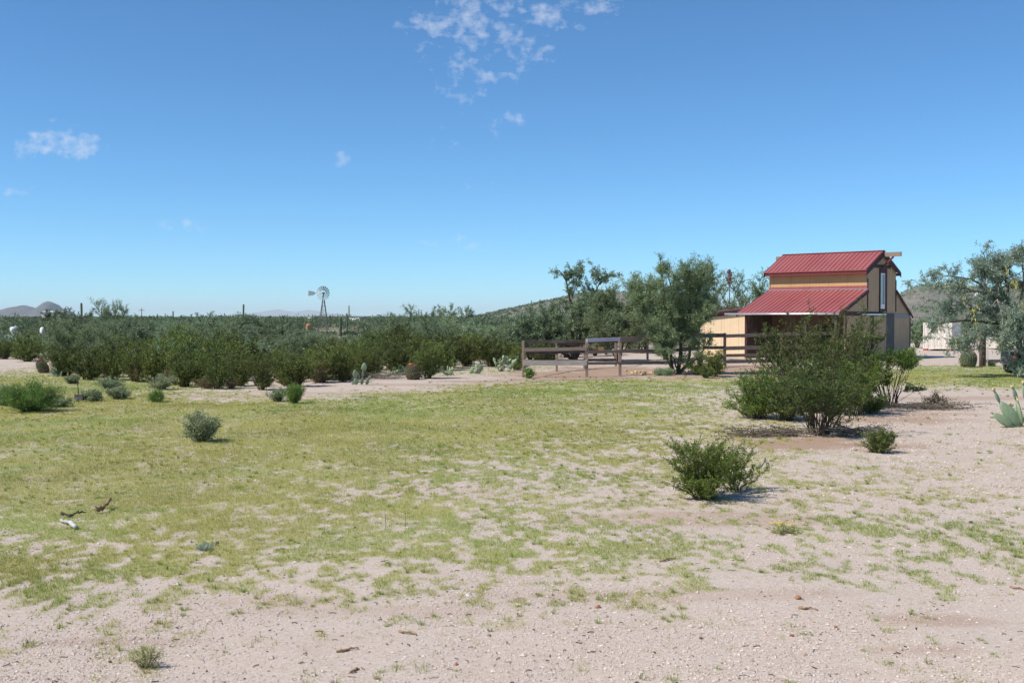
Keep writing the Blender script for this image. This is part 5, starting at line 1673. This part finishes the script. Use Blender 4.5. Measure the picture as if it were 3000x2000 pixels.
def windmill():
    Y = 186.0; hub = at(947.5, 859, Y); root = empty('windmill', (hub[0], Y, -.1)); h = hub[2] + .1
    px = Y / F
    b = MB(); w0 = .82; zt = h - .35
    C = [(-1, -1), (1, -1), (1, 1), (-1, 1)]
    f = lambda z: w0 * (1 - z / (zt * 1.06))
    legs = MB()
    for cx, cy in C: legs.beam((cx * w0, cy * w0, 0), (cx * f(zt), cy * f(zt), zt), .075, .075)
    legs.build('leg', M['steel'], root)
    n = 8
    for k in range(1, n + 1):
        z = zt * k / (n + .5); a = f(z)
        for i in range(4):
            p, q = C[i], C[(i + 1) % 4]; b.beam((p[0] * a, p[1] * a, z), (q[0] * a, q[1] * a, z), .045, .045)
    for s in (-.16, .16): b.beam((s, -f(.0) * .9, .0), (s * .6, -f(zt) * .9, zt), .035, .035)
    for k in range(22):
        z = .3 + k * .29
        if z < zt - .2: b.beam((-.16 * (1 - z / zt * .4), -.9 * f(z), z), (.16 * (1 - z / zt * .4), -.9 * f(z), z), .025, .025)
    b.build('bracing', M['steel'], root)
    b = MB(); b.box((-.16, -.1, h - .18), (.16, .55, h + .16)); b.tube([(0, -.55, h), (0, -.3, h), (0, .5, h)], [.09, .12, .12], 8); b.tube([(0, 0, zt - .2), (0, 0, h)], [.07, .07], 6); b.build('gearbox', M['steel'], root)
    # wheel: 18 pitched blades between two rings, turned a little to the sun
    wr = empty('wheel', (0, -.55, h)); wr.parent = root; wr.rotation_euler = (0, 0, R(-14))
    for k in range(18):
        a = 2 * math.pi * (k + .3) / 18; Rm = Matrix.Rotation(a, 4, 'Y')
        bl = MB(); pt = R(33)
        V = []
        for r0, hw in ((.50, .060), (.85, .095), (1.22, .125)):
            for u, cu in ((-1, 0.0), (-.33, .02), (.33, .02), (1, 0.0)):
                V.append((u * hw * math.cos(pt), u * hw * math.sin(pt) + cu, r0))
        V2 = [(x, y + .006, z) for x, y, z in V]
        ff = []
        for i in range(2):
            for j in range(3): 
                q = i * 4 + j; ff.append((q, q + 1, q + 5, q + 4)); ff.append((q + 16, q + 12, q + 13, q + 17) if False else (q + 12, q + 16, q + 17, q + 13))
        bl.add([Rm @ Vector(v) for v in V + V2], ff)
        bl.build('blade', M['zinc'], wr)
    ri = MB(); th = np.linspace(0, 2 * math.pi, 49)
    for rr in (.58, 1.12): ri.tube([(rr * math.sin(t), .05, rr * math.cos(t)) for t in th], [.018] * 49, 5)
    for k in range(6):
        t = 2 * math.pi * k / 6 + .2; ri.tube([(.05 * math.sin(t), 0, .05 * math.cos(t)), (1.12 * math.sin(t), .05, 1.12 * math.cos(t))], [.018, .014], 5)
    ri.build('rim', M['steel'], wr)
    # folded tail
    t = MB(); t.beam((0, .15, h), (-1.55, .15, h), .05, .06); t.build('tail_boom', M['steel'], root)
    z = lambda y: at(947, y, Y)[2] + .1
    X = lambda x: at(x, 900, Y)[0] - hub[0]
    t = MB(); t.prism([(X(903), .15, z(851)), (X(903), .15, z(867)), (X(919), .15, z(864)), (X(923.5), .15, z(860)), (X(923), .15, z(857)), (X(919), .15, z(854))], (0, .02, 0)); t.build('tail_vane', M['zinc'], root)
    b = MB(); b.beam((-.75, -1.1, 1.0), (-.75, -1.1, 0), .06, .06); b.beam((-.1, -1.1, 1.0), (-.1, -1.1, 0), .06, .06); b.beam((-.8, -1.1, 1.0), (-.05, -1.1, 1.0), .06, .06); b.build('stand', M['steel'], root)
    tag(root, 'multi-bladed steel windmill with a folded tail on a lattice tower', 'windmill')


windmill()
q = at(904, 971, 184); root = empty('rusty_boiler', (q[0], 184, -.15))
b = MB(); b.tube([(0, 0, 0), (0, 0, .1), (0, 0, 1.25), (0, 0, 1.42), (0, 0, 1.5)], [.42, .45, .45, .36, .1], 20); b.build('drum', M['rust'], root, True)
b = MB(); b.box((.02, -.47, .05), (.26, -.40, 1.15)); b.build('opening', M['darkgap'], root)
b = MB(); b.tube([(0, 0, 1.5), (0, 0, 1.62)], [.16, .16], 12); b.build('cap', M['rust'], root)
tag(root, 'rusty orange upright boiler left of the windmill tower', 'boiler')

q = at(39.5, 981, 150); root = empty('water_tank', (q[0], 150, 0))
hh = at(39, 957, 150)[2]
b = MB(); b.tube([(0, 0, -.1), (0, 0, .05), (0, 0, hh - .22), (0, 0, hh - .1), (0, 0, hh - .03), (0, 0, hh)], [.44, .45, .45, .40, .26, .05], 24); b.build('tank', M['white'], root, True)
b = MB(); b.tube([(.2, 0, hh - .06), (.2, 0, hh + .08), (.5, 0, hh + .08), (.5, 0, .1)], [.03] * 4, 6); b.build('pipe', M['galv'], root)
tag(root, 'white domed water tank in the scrub at the left edge', 'tank')


def house(name, x0, x1, ytop, yeave, Y, m_w, m_r, label, depth=8, arch=False, base=None):
    a = at(x0, yeave, Y); e = at(x1, yeave, Y); zt = at(x0, ytop, Y)[2]; ze = a[2]; w = e[0] - a[0]
    zb = 0.0
    root = empty(name, (a[0], Y, zb))
    if arch:
        b = MB(); pts = [(0, d, z) for d, z in ((0, 0), (0, zt * .55), (depth * .12, zt * .85), (depth * .35, zt), (depth * .65, zt), (depth * .88, zt * .85), (depth, zt * .55), (depth, 0))]
        b.prism(pts, (w, 0, 0)); b.build('shell', M[m_r], root)
        rb = MB()
        for k in range(13):
            x = w * k / 12
            rb.beam((x, -.04, .0), (x, -.04, zt * .55), .22, .06); rb.beam((x, -.04, zt * .55), (x, depth * .12 - .04, zt * .85), .22, .06); rb.beam((x, depth * .12, zt * .85), (x, depth * .35, zt + .04), .22, .06)
        rb.build('ribs', M[m_r], root)
    else:
        b = MB(); b.box((.2, .2, 0), (w - .2, depth - .2, ze)); b.build('wall', M[m_w], root)
        b = MB(); b.prism([(0, 0, ze), (0, depth, ze), (0, depth / 2, zt)], (w, 0, 0)); b.build('roof', M[m_r], root)
        b = MB(); b.box((w * .25, .16, ze * .4), (w * .40, .205, ze * .8)); b.box((w * .6, .16, ze * .4), (w * .75, .205, ze * .8)); b.build('window', M['glass'], root)
    tag(root, label, 'building')


house('quonset_shed', 1021, 1053, 931, 931, 420, 'white', 'white', 'white ribbed arched shed on the plain right of the windmill', 6, True)
house('house', 118, 184, 910.5, 913.5, 330, 'cream', 'white', 'long low building with a white roof below the butte', 9)
house('house', 898, 916, 929, 932, 480, 'white', 'white', 'small white house just left of the windmill', 8)
house('house', 748, 762, 928.5, 932, 420, 'white', 'white', 'tiny white house right of the tall slim saguaro', 7)
house('house', 690, 699, 926.5, 930, 420, 'cream', 'white', 'tiny pale house left of the tall slim saguaro', 7)
house('house', 296, 306, 912, 917, 260, 'cream', 'cream', 'beige house top showing beside the tall palo verde', 6)
house('house', 990, 1008, 938, 942, 330, 'white', 'white', 'low white roof between the two nearer saguaros', 6)


def pole(x, Y, ytop, label, r=.14, cross=True, group=None):
    t = at(x, ytop, Y); root = empty('power_pole', (t[0], Y, 0))
    b = MB(); b.tube([(0, 0, -.2), (0, 0, t[2] * .5), (0, 0, t[2])], [r, r * .9, r * .75], 7); b.build('pole', M['pole'], root)
    if cross:
        b = MB(); b.beam((-.9, 0, t[2] - .7), (.9, 0, t[2] - .7), .12, .14); b.build('crossarm', M['pole'], root)
    tag(root, label, 'pole', group)
    return t


pA = pole(1022.5, 480, 895, 'tall dark power pole beside the white arched shed', .30, False)
pole(697, 420, 910, 'thin power pole left of the tall slim saguaro', .13)
pole(415, 330, 902, 'thin power pole right of the tall palo verde on the skyline', .13)
pB = pole(973, 600, 920, 'power pole on the skyline right of the windmill', .2)
pole(978.5, 700, 924, 'thinnest power pole on the skyline right of the windmill', .2)
pC = pole(1118, 620, 924, 'power pole on the skyline right of the arched shed', .22)
pole(915, 600, 927, 'short power pole on the skyline left of the windmill', .2)
b = MB()
for A_, B_ in ((pB, pA), (pA, pC)):
    t = np.linspace(0, 1, 14)[:, None]; A2 = A_ - np.array([0, 0, .5]); B2 = B_ - np.array([0, 0, .5]) - (np.array([0, 0, 4.2]) if B_ is pA else 0); A2 = A2 - (np.array([0, 0, 4.2]) if A_ is pA else 0)
    Pw = A2 * (1 - t) + B2 * t; Pw[:, 2] -= (4 * t * (1 - t))[:, 0] * 1.2
    b.tube(Pw, [.035] * 14, 4)
tag(b.build('power_line', M['black'], None), 'thin power line sagging between the poles right of the windmill', 'power line')

# white corral rails and odd bits at far left
q = at(148, 975, 120); root = empty('pipe_gate', (q[0], 120, 0))
b = MB()
for x in (0, 1.0): b.tube([(x, 0, 0), (x, 0, .7), (x, 0, at(148, 962, 120)[2])], [.05, .05, .05], 7)
for z in (.55, 1.15): b.tube([(0, 0, z), (.5, 0, z), (1, 0, z)], [.03] * 3, 6)
b.build('frame', M['white'], root); tag(root, 'white pipe gate end in the scrub right of the white tank', 'gate')
q = at(112, 960, 118); b = MB(); b.tube([(0, 0, -.05), (0, 0, .3), (0, 0, 1.2), (0, 0, 1.4)], [.2, .26, .26, .12], 12)
o = b.build('water_barrel', M['white'], None, True); o.location = (q[0] + .45, 118, 0); tag(o, 'small white barrel top showing between bushes right of the tank', 'barrel')


# ------------------------------------------------------------------ the thicket
TOPX = np.array([(-200, 930), (0, 930), (18, 984), (62, 984), (75, 930), (135, 925), (142, 976), (178, 976), (186, 918), (420, 925), (560, 936), (640, 930), (740, 936), (850, 950), (885, 972), (965, 972), (985, 988), (1045, 985), (1060, 960), (1110, 950), (1180, 935), (1240, 922),
                 (1330, 915), (1400, 940), (1480, 945), (1560, 930), (1700, 915), (1800, 900), (3000, 880)], float)


def max_height(px, Y):
    """how tall a plant may be so that what the photo shows behind it stays in view"""
    py = np.interp(px, TOPX[:, 0], TOPX[:, 1])
    py = np.where(Y > 150, np.where((px > 880) & (px < 1060) & (Y < 190), 968, 926.5 - 10 * vnoise(np.asarray(px) / 9.0, np.asarray(Y) / 60.0, 7)), py)
    return HCAM - (py - HZ) / F * Y


FRONT = np.array([(-400, 1050), (0, 1046), (60, 1054), (150, 1085), (250, 1100), (330, 1108), (420, 1118), (500, 1124), (600, 1132), (700, 1132), (760, 1134), (870, 1128), (960, 1118), (1040, 1112), (1150, 1100), (1240, 1090), (1300, 1076), (1400, 1066),
                  (1530, 1064), (1650, 1052), (1800, 1040), (2000, 1020), (2200, 985), (2400, 975)], float)
front_list = [  # x, y, height, width, kind, variant, label
    (12, 1052, 1.25, 1.7, 0, 'olive creosote cut by the left edge above the sandy gap'), (86, 1056, 1.75, 2.0, 1, 'wide olive creosote between the white tank and the leaning barrel cactus'),
    (190, 1102, 1.45, 1.9, 2, 'creosote directly right of the leaning barrel cactus'), (258, 1112, 1.30, 1.6, 3, 'dark creosote behind the straw coloured weed mound'),
    (332, 1112, 1.5, 1.6, 4, 'dark creosote behind the long grey-green weed mound'), (400, 1116, 1.55, 1.6, 0, 'creosote between the long weed mound and the whitish one'),
    (455, 1118, 1.4, 1.5, 5, 'creosote with brown low twigs behind the whitish weed mound'), (540, 1132, 1.35, 1.5, 2, 'first creosote right of the whitish weed mound at the track end'),
    (585, 1126, 1.3, 1.3, 3, 'narrow creosote at the back of the first gap in the front row'), (638, 1139, 1.38, 1.4, 4, 'bright sided creosote third from the track end'),
    (705, 1130, 1.3, 1.3, 1, 'creosote set slightly back in the middle of the front row'), (768, 1143, 1.28, 1.25, 0, 'creosote overhanging the track left of the upright broom'),
    (865, 1132, 1.15, 1.7, 5, 'low wide creosote behind the upright broom'), (938, 1122, 1.3, 1.5, 2, 'creosote right behind the upright broom, half in shade'),
    (1005, 1121, 1.25, 1.1, 3, 'small creosote just left of the pale prickly pear at the track'), (1085, 1108, 1.5, 1.6, 4, 'creosote behind the bare grey dead branches'),
    (1165, 1096, 1.5, 1.7, 1, 'creosote left of the orange-flowered barrel cactus'), (1250, 1109, 1.55, 1.65, 0, 'creosote over the orange-flowered barrel cactus, throwing a long shadow'),
    (1300, 1084, 1.4, 1.6, 5, 'creosote behind the smallest pale prickly pear'), (1365, 1072, 1.6, 2.0, 2, 'creosote behind the wide low prickly pear'),
    (1445, 1074, 1.6, 2.0, 3, 'creosote behind the tall whitish prickly pear'), (1512, 1084, .85, 1.3, 5, 'low round creosote tight left of the end fence post'),
    (1590, 1068, 1.2, 1.8, 0, 'creosote seen between the rails of the first fence panel'), (830, 1120, 1.35, 1.6, 4, 'creosote behind the low wide one'),
    (1200, 1075, 1.7, 1.9, 2, 'creosote in the second row behind the barrel cactus')]
placed = []
r_ = np.random.default_rng(99)
for x, y, h, w, v, lab in front_list:
    X, Y = gp(x, y); me = CREO[v]
    bh = [1.9, 1.7, 2.1, 1.5, 2.3, 1.6][v]; bw = [2.6, 2.3, 2.4, 2.5, 2.9, 1.9][v]
    plant('creosote_bush', me, X, Y, r_.random() * 6, (w / bw, w / bw, h / bh), lab, 'bush', 'creosote bushes of the thicket')
    placed.append((X, Y, .9))
# marked trees of the thicket: x, Y, height scale, width scale, kind, label
for x, Y, hs, ws, kd, v, lab in [(318, 110, 1.03, .85, 'p', 0, 'tall palo verde on the skyline right of the leaning saguaro'), (235, 100, 1.0, 1.0, 'm', 0, 'mesquite below the leaning saguaro'), (165, 118, 1.0, 1.0, 'm', 2, 'dark mesquite right below the butte'),
                                 (365, 112, .95, .8, 'p', 1, 'smaller palo verde right beside the tall one'), (1318, 78, .97, .75, 'm', 2, 'mesquite with thin upright tops left of the hill'), (1425, 68, .80, 1.0, 'm', 1, 'dense blue-green mesquite at the foot of the hill'),
                                 (1240, 84, 1.0, .8, 'm', 0, 'mesquite with a wispy top right of the lone thin saguaro'), (1352, 74, .92, .9, 'm', 3, 'mesquite between the upright one and the dense blue-green one'), (1190, 95, .92, .9, 'p', 1, 'palo verde below the lone thin saguaro'),
                                 (660, 72, .80, 1.0, 'm', 2, 'wide grey-green mesquite below the tall slim saguaro'), (790, 66, .80, 1.05, 'm', 0, 'wide grey-green mesquite left of the rusty boiler'), (880, 58, .62, .9, 'm', 1, 'light green mesquite in the middle, below the rusty boiler'),
                                 (1950, 64, 1.1, 1.0, 'p', 0, 'palo verde standing behind the dark multi-stemmed one'), (1560, 70, .80, 1.0, 'm', 3, 'mesquite at the left of the group behind the fence'), (1880, 75, 1.0, 1.0, 'm', 0, 'mesquite behind the olive palo verde'), (2030, 86, 1.2, 1.0, 'm', 2, 'mesquite far behind the fence tree')]:
    std_tree(MESQ[v] if kd == 'm' else PALO[v], x, Y, hs, lab, 'mesquite_tree' if kd == 'm' else 'palo_verde', 'mesquite trees of the thicket' if kd == 'm' else 'palo verdes of the thicket', w_scale=ws)
    placed.append((at(x, 950, Y)[0], Y, 1.6 * ws))
DRYB = [bush_meshes('dryshrub%d' % k, 700 + k, M['dry'], M['greybark'], h=.55, w=.9, ns=46, nt=7, nl=6, ll=.06, lw=.02, bare=.15, stem_r=.006) for k in range(2)]
for k in range(14):
    x = 130 + 1180 * (k + r_.random()) / 14; y = np.interp(x, FRONT[:, 0], FRONT[:, 1]) - 2 + 10 * r_.random()
    X, Y = gp(x, y); q = .6 + .7 * r_.random()
    plant('dry_shrub', DRYB[k % 2], X, Y, r_.random() * 6, (q, q, q * (.7 + .5 * r_.random())), 'low brownish dry shrub at the foot of the thicket front', 'bush', 'low dry shrubs along the thicket front')
KEEP_CLEAR = [(262, 74, 1.6), (252, 66, 1.2), (395, 82, 1.2), (362, 48, .9), (22, dist(1034), 1.5), (240, 78, 2.0), (290, 70, 1.4), (40, 56, 1.5), (110, 52, 1.6), (485, dist(1104), .6), (997, 140, 2), (904, 184, 3), (947, 186, 4)]
for x, Y, r in KEEP_CLEAR: placed.append((at(x, 950, Y)[0], Y, r))
zone = [(-1e9, 140, 'near the white tank'), (140, 420, 'below the butte'), (420, 640, 'left of the slim saguaro'), (640, 850, 'around the slim saguaro'), (850, 1080, 'below the windmill'),
        (1080, 1300, 'below the lone thin saguaro'), (1300, 1530, 'at the foot of the hill'), (1530, 1e9, 'behind the rail fence')]
cand = 0; cnt = {'c': 0, 'm': 0, 'p': 0}
while cand < 14000 and sum(cnt.values()) < 420:
    cand += 1
    px = r_.random() * 2350 - 60
    Ymin = dist(np.interp(px, FRONT[:, 0], FRONT[:, 1]))
    Y = Ymin + .6 + (118 - Ymin) * r_.random() ** 1.5
    X = (px - 1500) / F * Y
    sp = (.28 if Y < 58 else .50) + .0105 * Y
    rad = sp
    if any((X - a) ** 2 + (Y - b_) ** 2 < (rad + c_) ** 2 for a, b_, c_ in placed): continue
    if 1540 < px < 2350 and Y < 62 and px > 1700: continue
    u = r_.random(); gr = fbm(X / 14, Y / 14, 71, 2)
    kd = 'c' if u < (.80 if Y < 62 else .30) else ('m' if u < .93 else 'p')
    zn = [z for z in zone if z[0] <= px < z[1]][0][2]
    dp = 'nearer part' if Y < 70 else 'deep part'
    rz = r_.random() * 6.28
    hw_ = 70.0
    mh = float(min(max_height(px, Y), max_height(px - hw_ * 40 / Y, Y), max_height(px + hw_ * 40 / Y, Y)))
    if mh < .8 or (200 < px < 300 and Y < 77): continue
    if kd == 'c':
        v = r_.integers(6); s = min((.72 + .36 * r_.random()) * (.92 if Y < 55 else 1.05), mh / [1.9, 1.7, 2.1, 1.5, 2.3, 1.6][v] / 1.0)
        plant('creosote_bush', CREO[v], X, Y, rz, (s * 1.05, s * 1.05, s * (.85 + .2 * r_.random())), 'olive creosote in the %s of the thicket %s' % (dp, zn), 'bush', 'creosote bushes of the thicket')
    elif kd == 'm':
        v = r_.integers(4); s = min((.55 + .32 * r_.random()) * (.82 if Y < 62 else 1.05), mh / [3.2, 2.8, 3.6, 2.5][v] / 1.08)
        plant('mesquite_tree', MESQ[v], X, Y, rz, (max(s, .55) * 1.15, max(s, .55) * 1.15, s), 'grey-green mesquite in the %s of the thicket %s' % (dp, zn), 'tree', 'mesquite trees of the thicket', ('trunk', 'crown'))
    else:
        v = r_.integers(2); s = min(.5 + .3 * r_.random(), mh / [4.0, 3.4][v] / 1.08)
        plant('palo_verde', PALO[v], X, Y, rz, (s * 1.1, s * 1.1, s), 'yellow-green palo verde in the %s of the thicket %s' % (dp, zn), 'tree', 'palo verdes of the thicket', ('trunk', 'crown'))
    cnt[kd] += 1; placed.append((X, Y, rad))
print('thicket', cnt)


def make_far_scrub():
    r = np.random.default_rng(17)
    Vs, Fs, Ts, n0 = [], [], [], 0
    for y0, y1, n, cards, cs, pw in ((112, 210, 420, 260, .34, 1), (210, 420, 900, 90, .55, 1), (420, 1100, 2200, 34, 1.0, 1), (1100, 3500, 3000, 14, 2.0, 1)):
        Y = np.sqrt(y0 ** 2 + r.random(n) * (y1 ** 2 - y0 ** 2)); X = (r.random(n) * 1.16 - .56) * Y
        px = 1500 + X / Y * F
        ok = ~((px > 2580) & (Y < 160)) & ~((np.abs(px - 947) < 40) & (Y < 215) & (Y > 150)) & ~((np.abs(px - 1000) < 24) & (Y < 190)) & ~((np.abs(px - 40) < 16) & (Y < 160))
        X, Y = X[ok], Y[ok]; n = len(X)
        h = (1.5 + 1.5 * r.random(n) ** 1.4) * np.where(r.random(n) < .12, 1.3, 1); w = h * (1.1 + .8 * r.random(n))
        h = np.clip(np.minimum(h, max_height(1500 + X / Y * F, Y) * (.86 + .14 * r.random(n))), .4, None)
        i = np.repeat(np.arange(n), cards)
        d = r.normal(size=(len(i), 3)); d /= np.linalg.norm(d, axis=1, keepdims=True); d[:, 2] = np.abs(d[:, 2])
        rad = (.55 + .45 * r.random(len(i)) ** .5) * (.8 + .4 * vnoise(d[:, 0] * 2.3 + i * 7.7, d[:, 1] * 2.3 + d[:, 2], 9))
        P = d * rad[:, None] * np.stack([w / 2, w / 2, h * .95], -1)[i] + np.stack([X, Y, 0 * X], -1)[i]
        V, f = leaf_quads(P, d + r.normal(size=d.shape) * .8, cs * (.6 + .8 * r.random(len(P))), cs * .5, r)
        bt = r.random(n)[i]
        Vs.append(V); Fs.append(f + n0); n0 += len(V); Ts.append(np.repeat(np.clip(.1 + .45 * bt + .4 * r.random(len(P)), 0, 1), 4))
    me = make_mesh('far_scrub', np.vstack(Vs), [np.vstack(Fs)], M['far'], {'tint': np.concatenate(Ts)})
    tag(link('desert_scrub', me), 'dark green desert scrub covering the far plain', 'scrub', kind='stuff')


make_far_scrub()


# ------------------------------------------------------------------ hills and mountains
def hill_grid(name, x0, x1, ys, hfun, m, nx=160, kind='structure'):
    xs = np.linspace(x0, x1, nx)
    X, Y = np.meshgrid(xs, ys)
    Z = hfun(X, Y)
    V = np.stack([X, Y, Z], -1).reshape(-1, 3)
    ny = len(ys); i = np.arange(ny - 1)[:, None] * nx; j = np.arange(nx - 1)[None]
    f = np.stack([i + j, i + j + 1, i + nx + j + 1, i + nx + j], -1).reshape(-1, 4)
    o = link(name, make_mesh(name, V, [f], m, smooth=True)); tag(o, kind=kind)
    return o


def h_near(X, Y):       # rocky hill right of the barn
    q = X / Y * F + 1500
    # ridge height by bearing, at Y = 620
    top = np.interp(q, [2380, 2500, 2600, 2633, 2680, 2702, 2755, 2800, 2900, 3050, 3200, 3500, 3900], [0, 4, 11.5, 14.4, 18.5, 19.6, 19.0, 18.4, 18.0, 19.5, 21, 18, 6])
    t = np.clip((Y - 215) / (620 - 215), 0, 1); up = t * t * (3 - 2 * t)
    dn = np.clip(1 - (Y - 640) / 260, 0, 1)
    n = (fbm(X / 28, Y / 28, 121, 5) - .5) * 3.2 * np.clip(top / 6, 0, 1) * np.clip(t * 4, 0, 1)
    return top * np.minimum(up, dn) + n - 1.2 + np.clip(top, 0, 1.2)


def h_mid(X, Y):        # long hill behind the fence trees
    q = X / Y * F + 1500
    top = np.interp(q, [1330, 1390, 1500, 1600, 1700, 1760, 1790, 1850, 1900, 2000, 2100, 2250, 2400, 2500], [0, 2.5, 9, 15.5, 21, 23, 23.3, 22, 19, 13.5, 10, 5, 1, 0])
    t = np.clip((Y - 480) / (900 - 480), 0, 1); up = t * t * (3 - 2 * t)
    dn = np.clip(1 - (Y - 920) / 300, 0, 1)
    n = (fbm(X / 40, Y / 40, 131, 5) - .5) * 3.0 * np.clip(top / 6, 0, 1) * np.clip(t * 4, 0, 1)
    return top * np.minimum(up, dn) + n - 1.2 + np.clip(top, 0, 1.2)


hill_grid('hill', 60, 620, np.linspace(205, 900, 150), h_near, hill_mat('rocky_hillside', (.235, .205, .180), (.115, .125, .090), 1.0), 220)
hill_grid('hill', -60, 300, np.linspace(460, 1220, 120), h_mid, hill_mat('far_hillside', (.24, .215, .18), (.12, .135, .095), .8), 200)


def hill_shrubs(name, hfun, n, x0, x1, y0, y1, cards, cs, label, seed, lo=2.0):
    r = np.random.default_rng(seed)
    Y = y0 + (y1 - y0) * r.random(n); X = x0 + (x1 - x0) * r.random(n); Z = hfun(X, Y)
    k = (Z > lo) & (r.random(n) < np.clip((fbm(X / 14, Y / 26, seed, 4) - .32) * 4, .12, 1)); X, Y, Z = X[k], Y[k], Z[k]; n = len(X)
    s = .3 + .95 * r.random(n) ** 1.7
    i = np.repeat(np.arange(n), cards)
    d = r.normal(size=(len(i), 3)); d /= np.linalg.norm(d, axis=1, keepdims=True); d[:, 2] = np.abs(d[:, 2])
    P = np.stack([X, Y, Z], -1)[i] + d * s[i][:, None] * np.array([1, 1, 1.1])
    V, f = leaf_quads(P, d + r.normal(size=d.shape) * .7, cs, cs * .6, r)
    me = make_mesh(name, V, [f], M['far'], {'tint': np.repeat(np.clip(r.random(len(P)), 0, 1), 4)})
    tag(link(name, me), label, 'shrubs', kind='stuff')


hill_shrubs('hillside_shrubs', h_near, 17000, 120, 420, 240, 650, 10, .50, 'dark shrubs dotted over the rocky hill right of the barn', 61, .6)
hill_shrubs('hillside_shrubs', h_mid, 6500, -40, 260, 560, 930, 9, .9, 'dark shrubs dotted over the long hill behind the fence', 62, 1.0)


def ridge(name, Y, prof, depth, m, rough):
    P = np.array(prof, float); xs = np.linspace(P[0, 0], P[-1, 0], 420); yt = np.interp(xs, P[:, 0], P[:, 1])
    X = (xs - 1500) / F * Y; Z = (HZ - yt) / F * Y + HCAM
    Z = Z + (fbm(xs / 5, xs * 0, 141, 4) - .5) * rough
    rows = []
    for t, k in ((-1, 0), (-.75, .3), (-.45, .62), (-.15, .92), (0, 1), (.3, .85), (.7, .4), (1, 0)):
        jit = (fbm(xs / 6 + t * 9, xs * 0 + t * 5, 151, 4) - .5) * depth * .12 * (k > 0)
        rows.append(np.stack([X, Y + t * depth + jit, Z * k - 5 * (k == 0) + (fbm(xs / 4, xs * 0 + t * 7, 161, 4) - .5) * rough * 2 * (0 < k < 1)], -1))
    V = np.array(rows); ny, nx = V.shape[:2]
    i = np.arange(ny - 1)[:, None] * nx; j = np.arange(nx - 1)[None]
    f = np.stack([i + j, i + j + 1, i + nx + j + 1, i + nx + j], -1).reshape(-1, 4)
    tag(link(name, make_mesh(name, V.reshape(-1, 3), [f], m, smooth=False)), kind='structure')


MB_ROCK = hill_mat('butte_rock', (.13, .115, .12), (.09, .09, .085), .05)
ridge('mountain', 6500, [(-260, 905), (-180, 900), (-90, 906), (-10, 908.5), (10, 906.5), (30, 900.5), (47, 898), (62, 895), (76, 894.3), (90, 898), (102, 902.5), (114, 903.5), (126, 899), (132, 895), (133, 884.5), (139, 882.5), (150, 883.5), (159, 888), (164, 895), (166, 905), (171, 911), (175, 925)], 260, MB_ROCK, 3)
ridge('mountain', 30000, [(640, 927), (740, 917), (770, 912), (795, 908), (815, 906), (838, 910), (868, 914), (890, 909), (908, 907), (930, 911), (965, 917), (1050, 924), (1150, 927)], 1500, MB_ROCK, 8)

# ------------------------------------------------------------------ air
b = MB(); b.box((-34000, -120, -8), (34000, 33500, 260))
m_, nt, out = mat('pale_air')
v = nt.nodes.new('ShaderNodeVolumePrincipled')
v.inputs['Color'].default_value = (.80, .93, 1.0, 1); v.inputs['Density'].default_value = 5.5e-5; v.inputs['Anisotropy'].default_value = 0.0
nt.links.new(v.outputs[0], out.inputs['Volume'])
tag(b.build('haze', m_, None), 'thin pale haze over the whole plain', 'haze', kind='stuff')
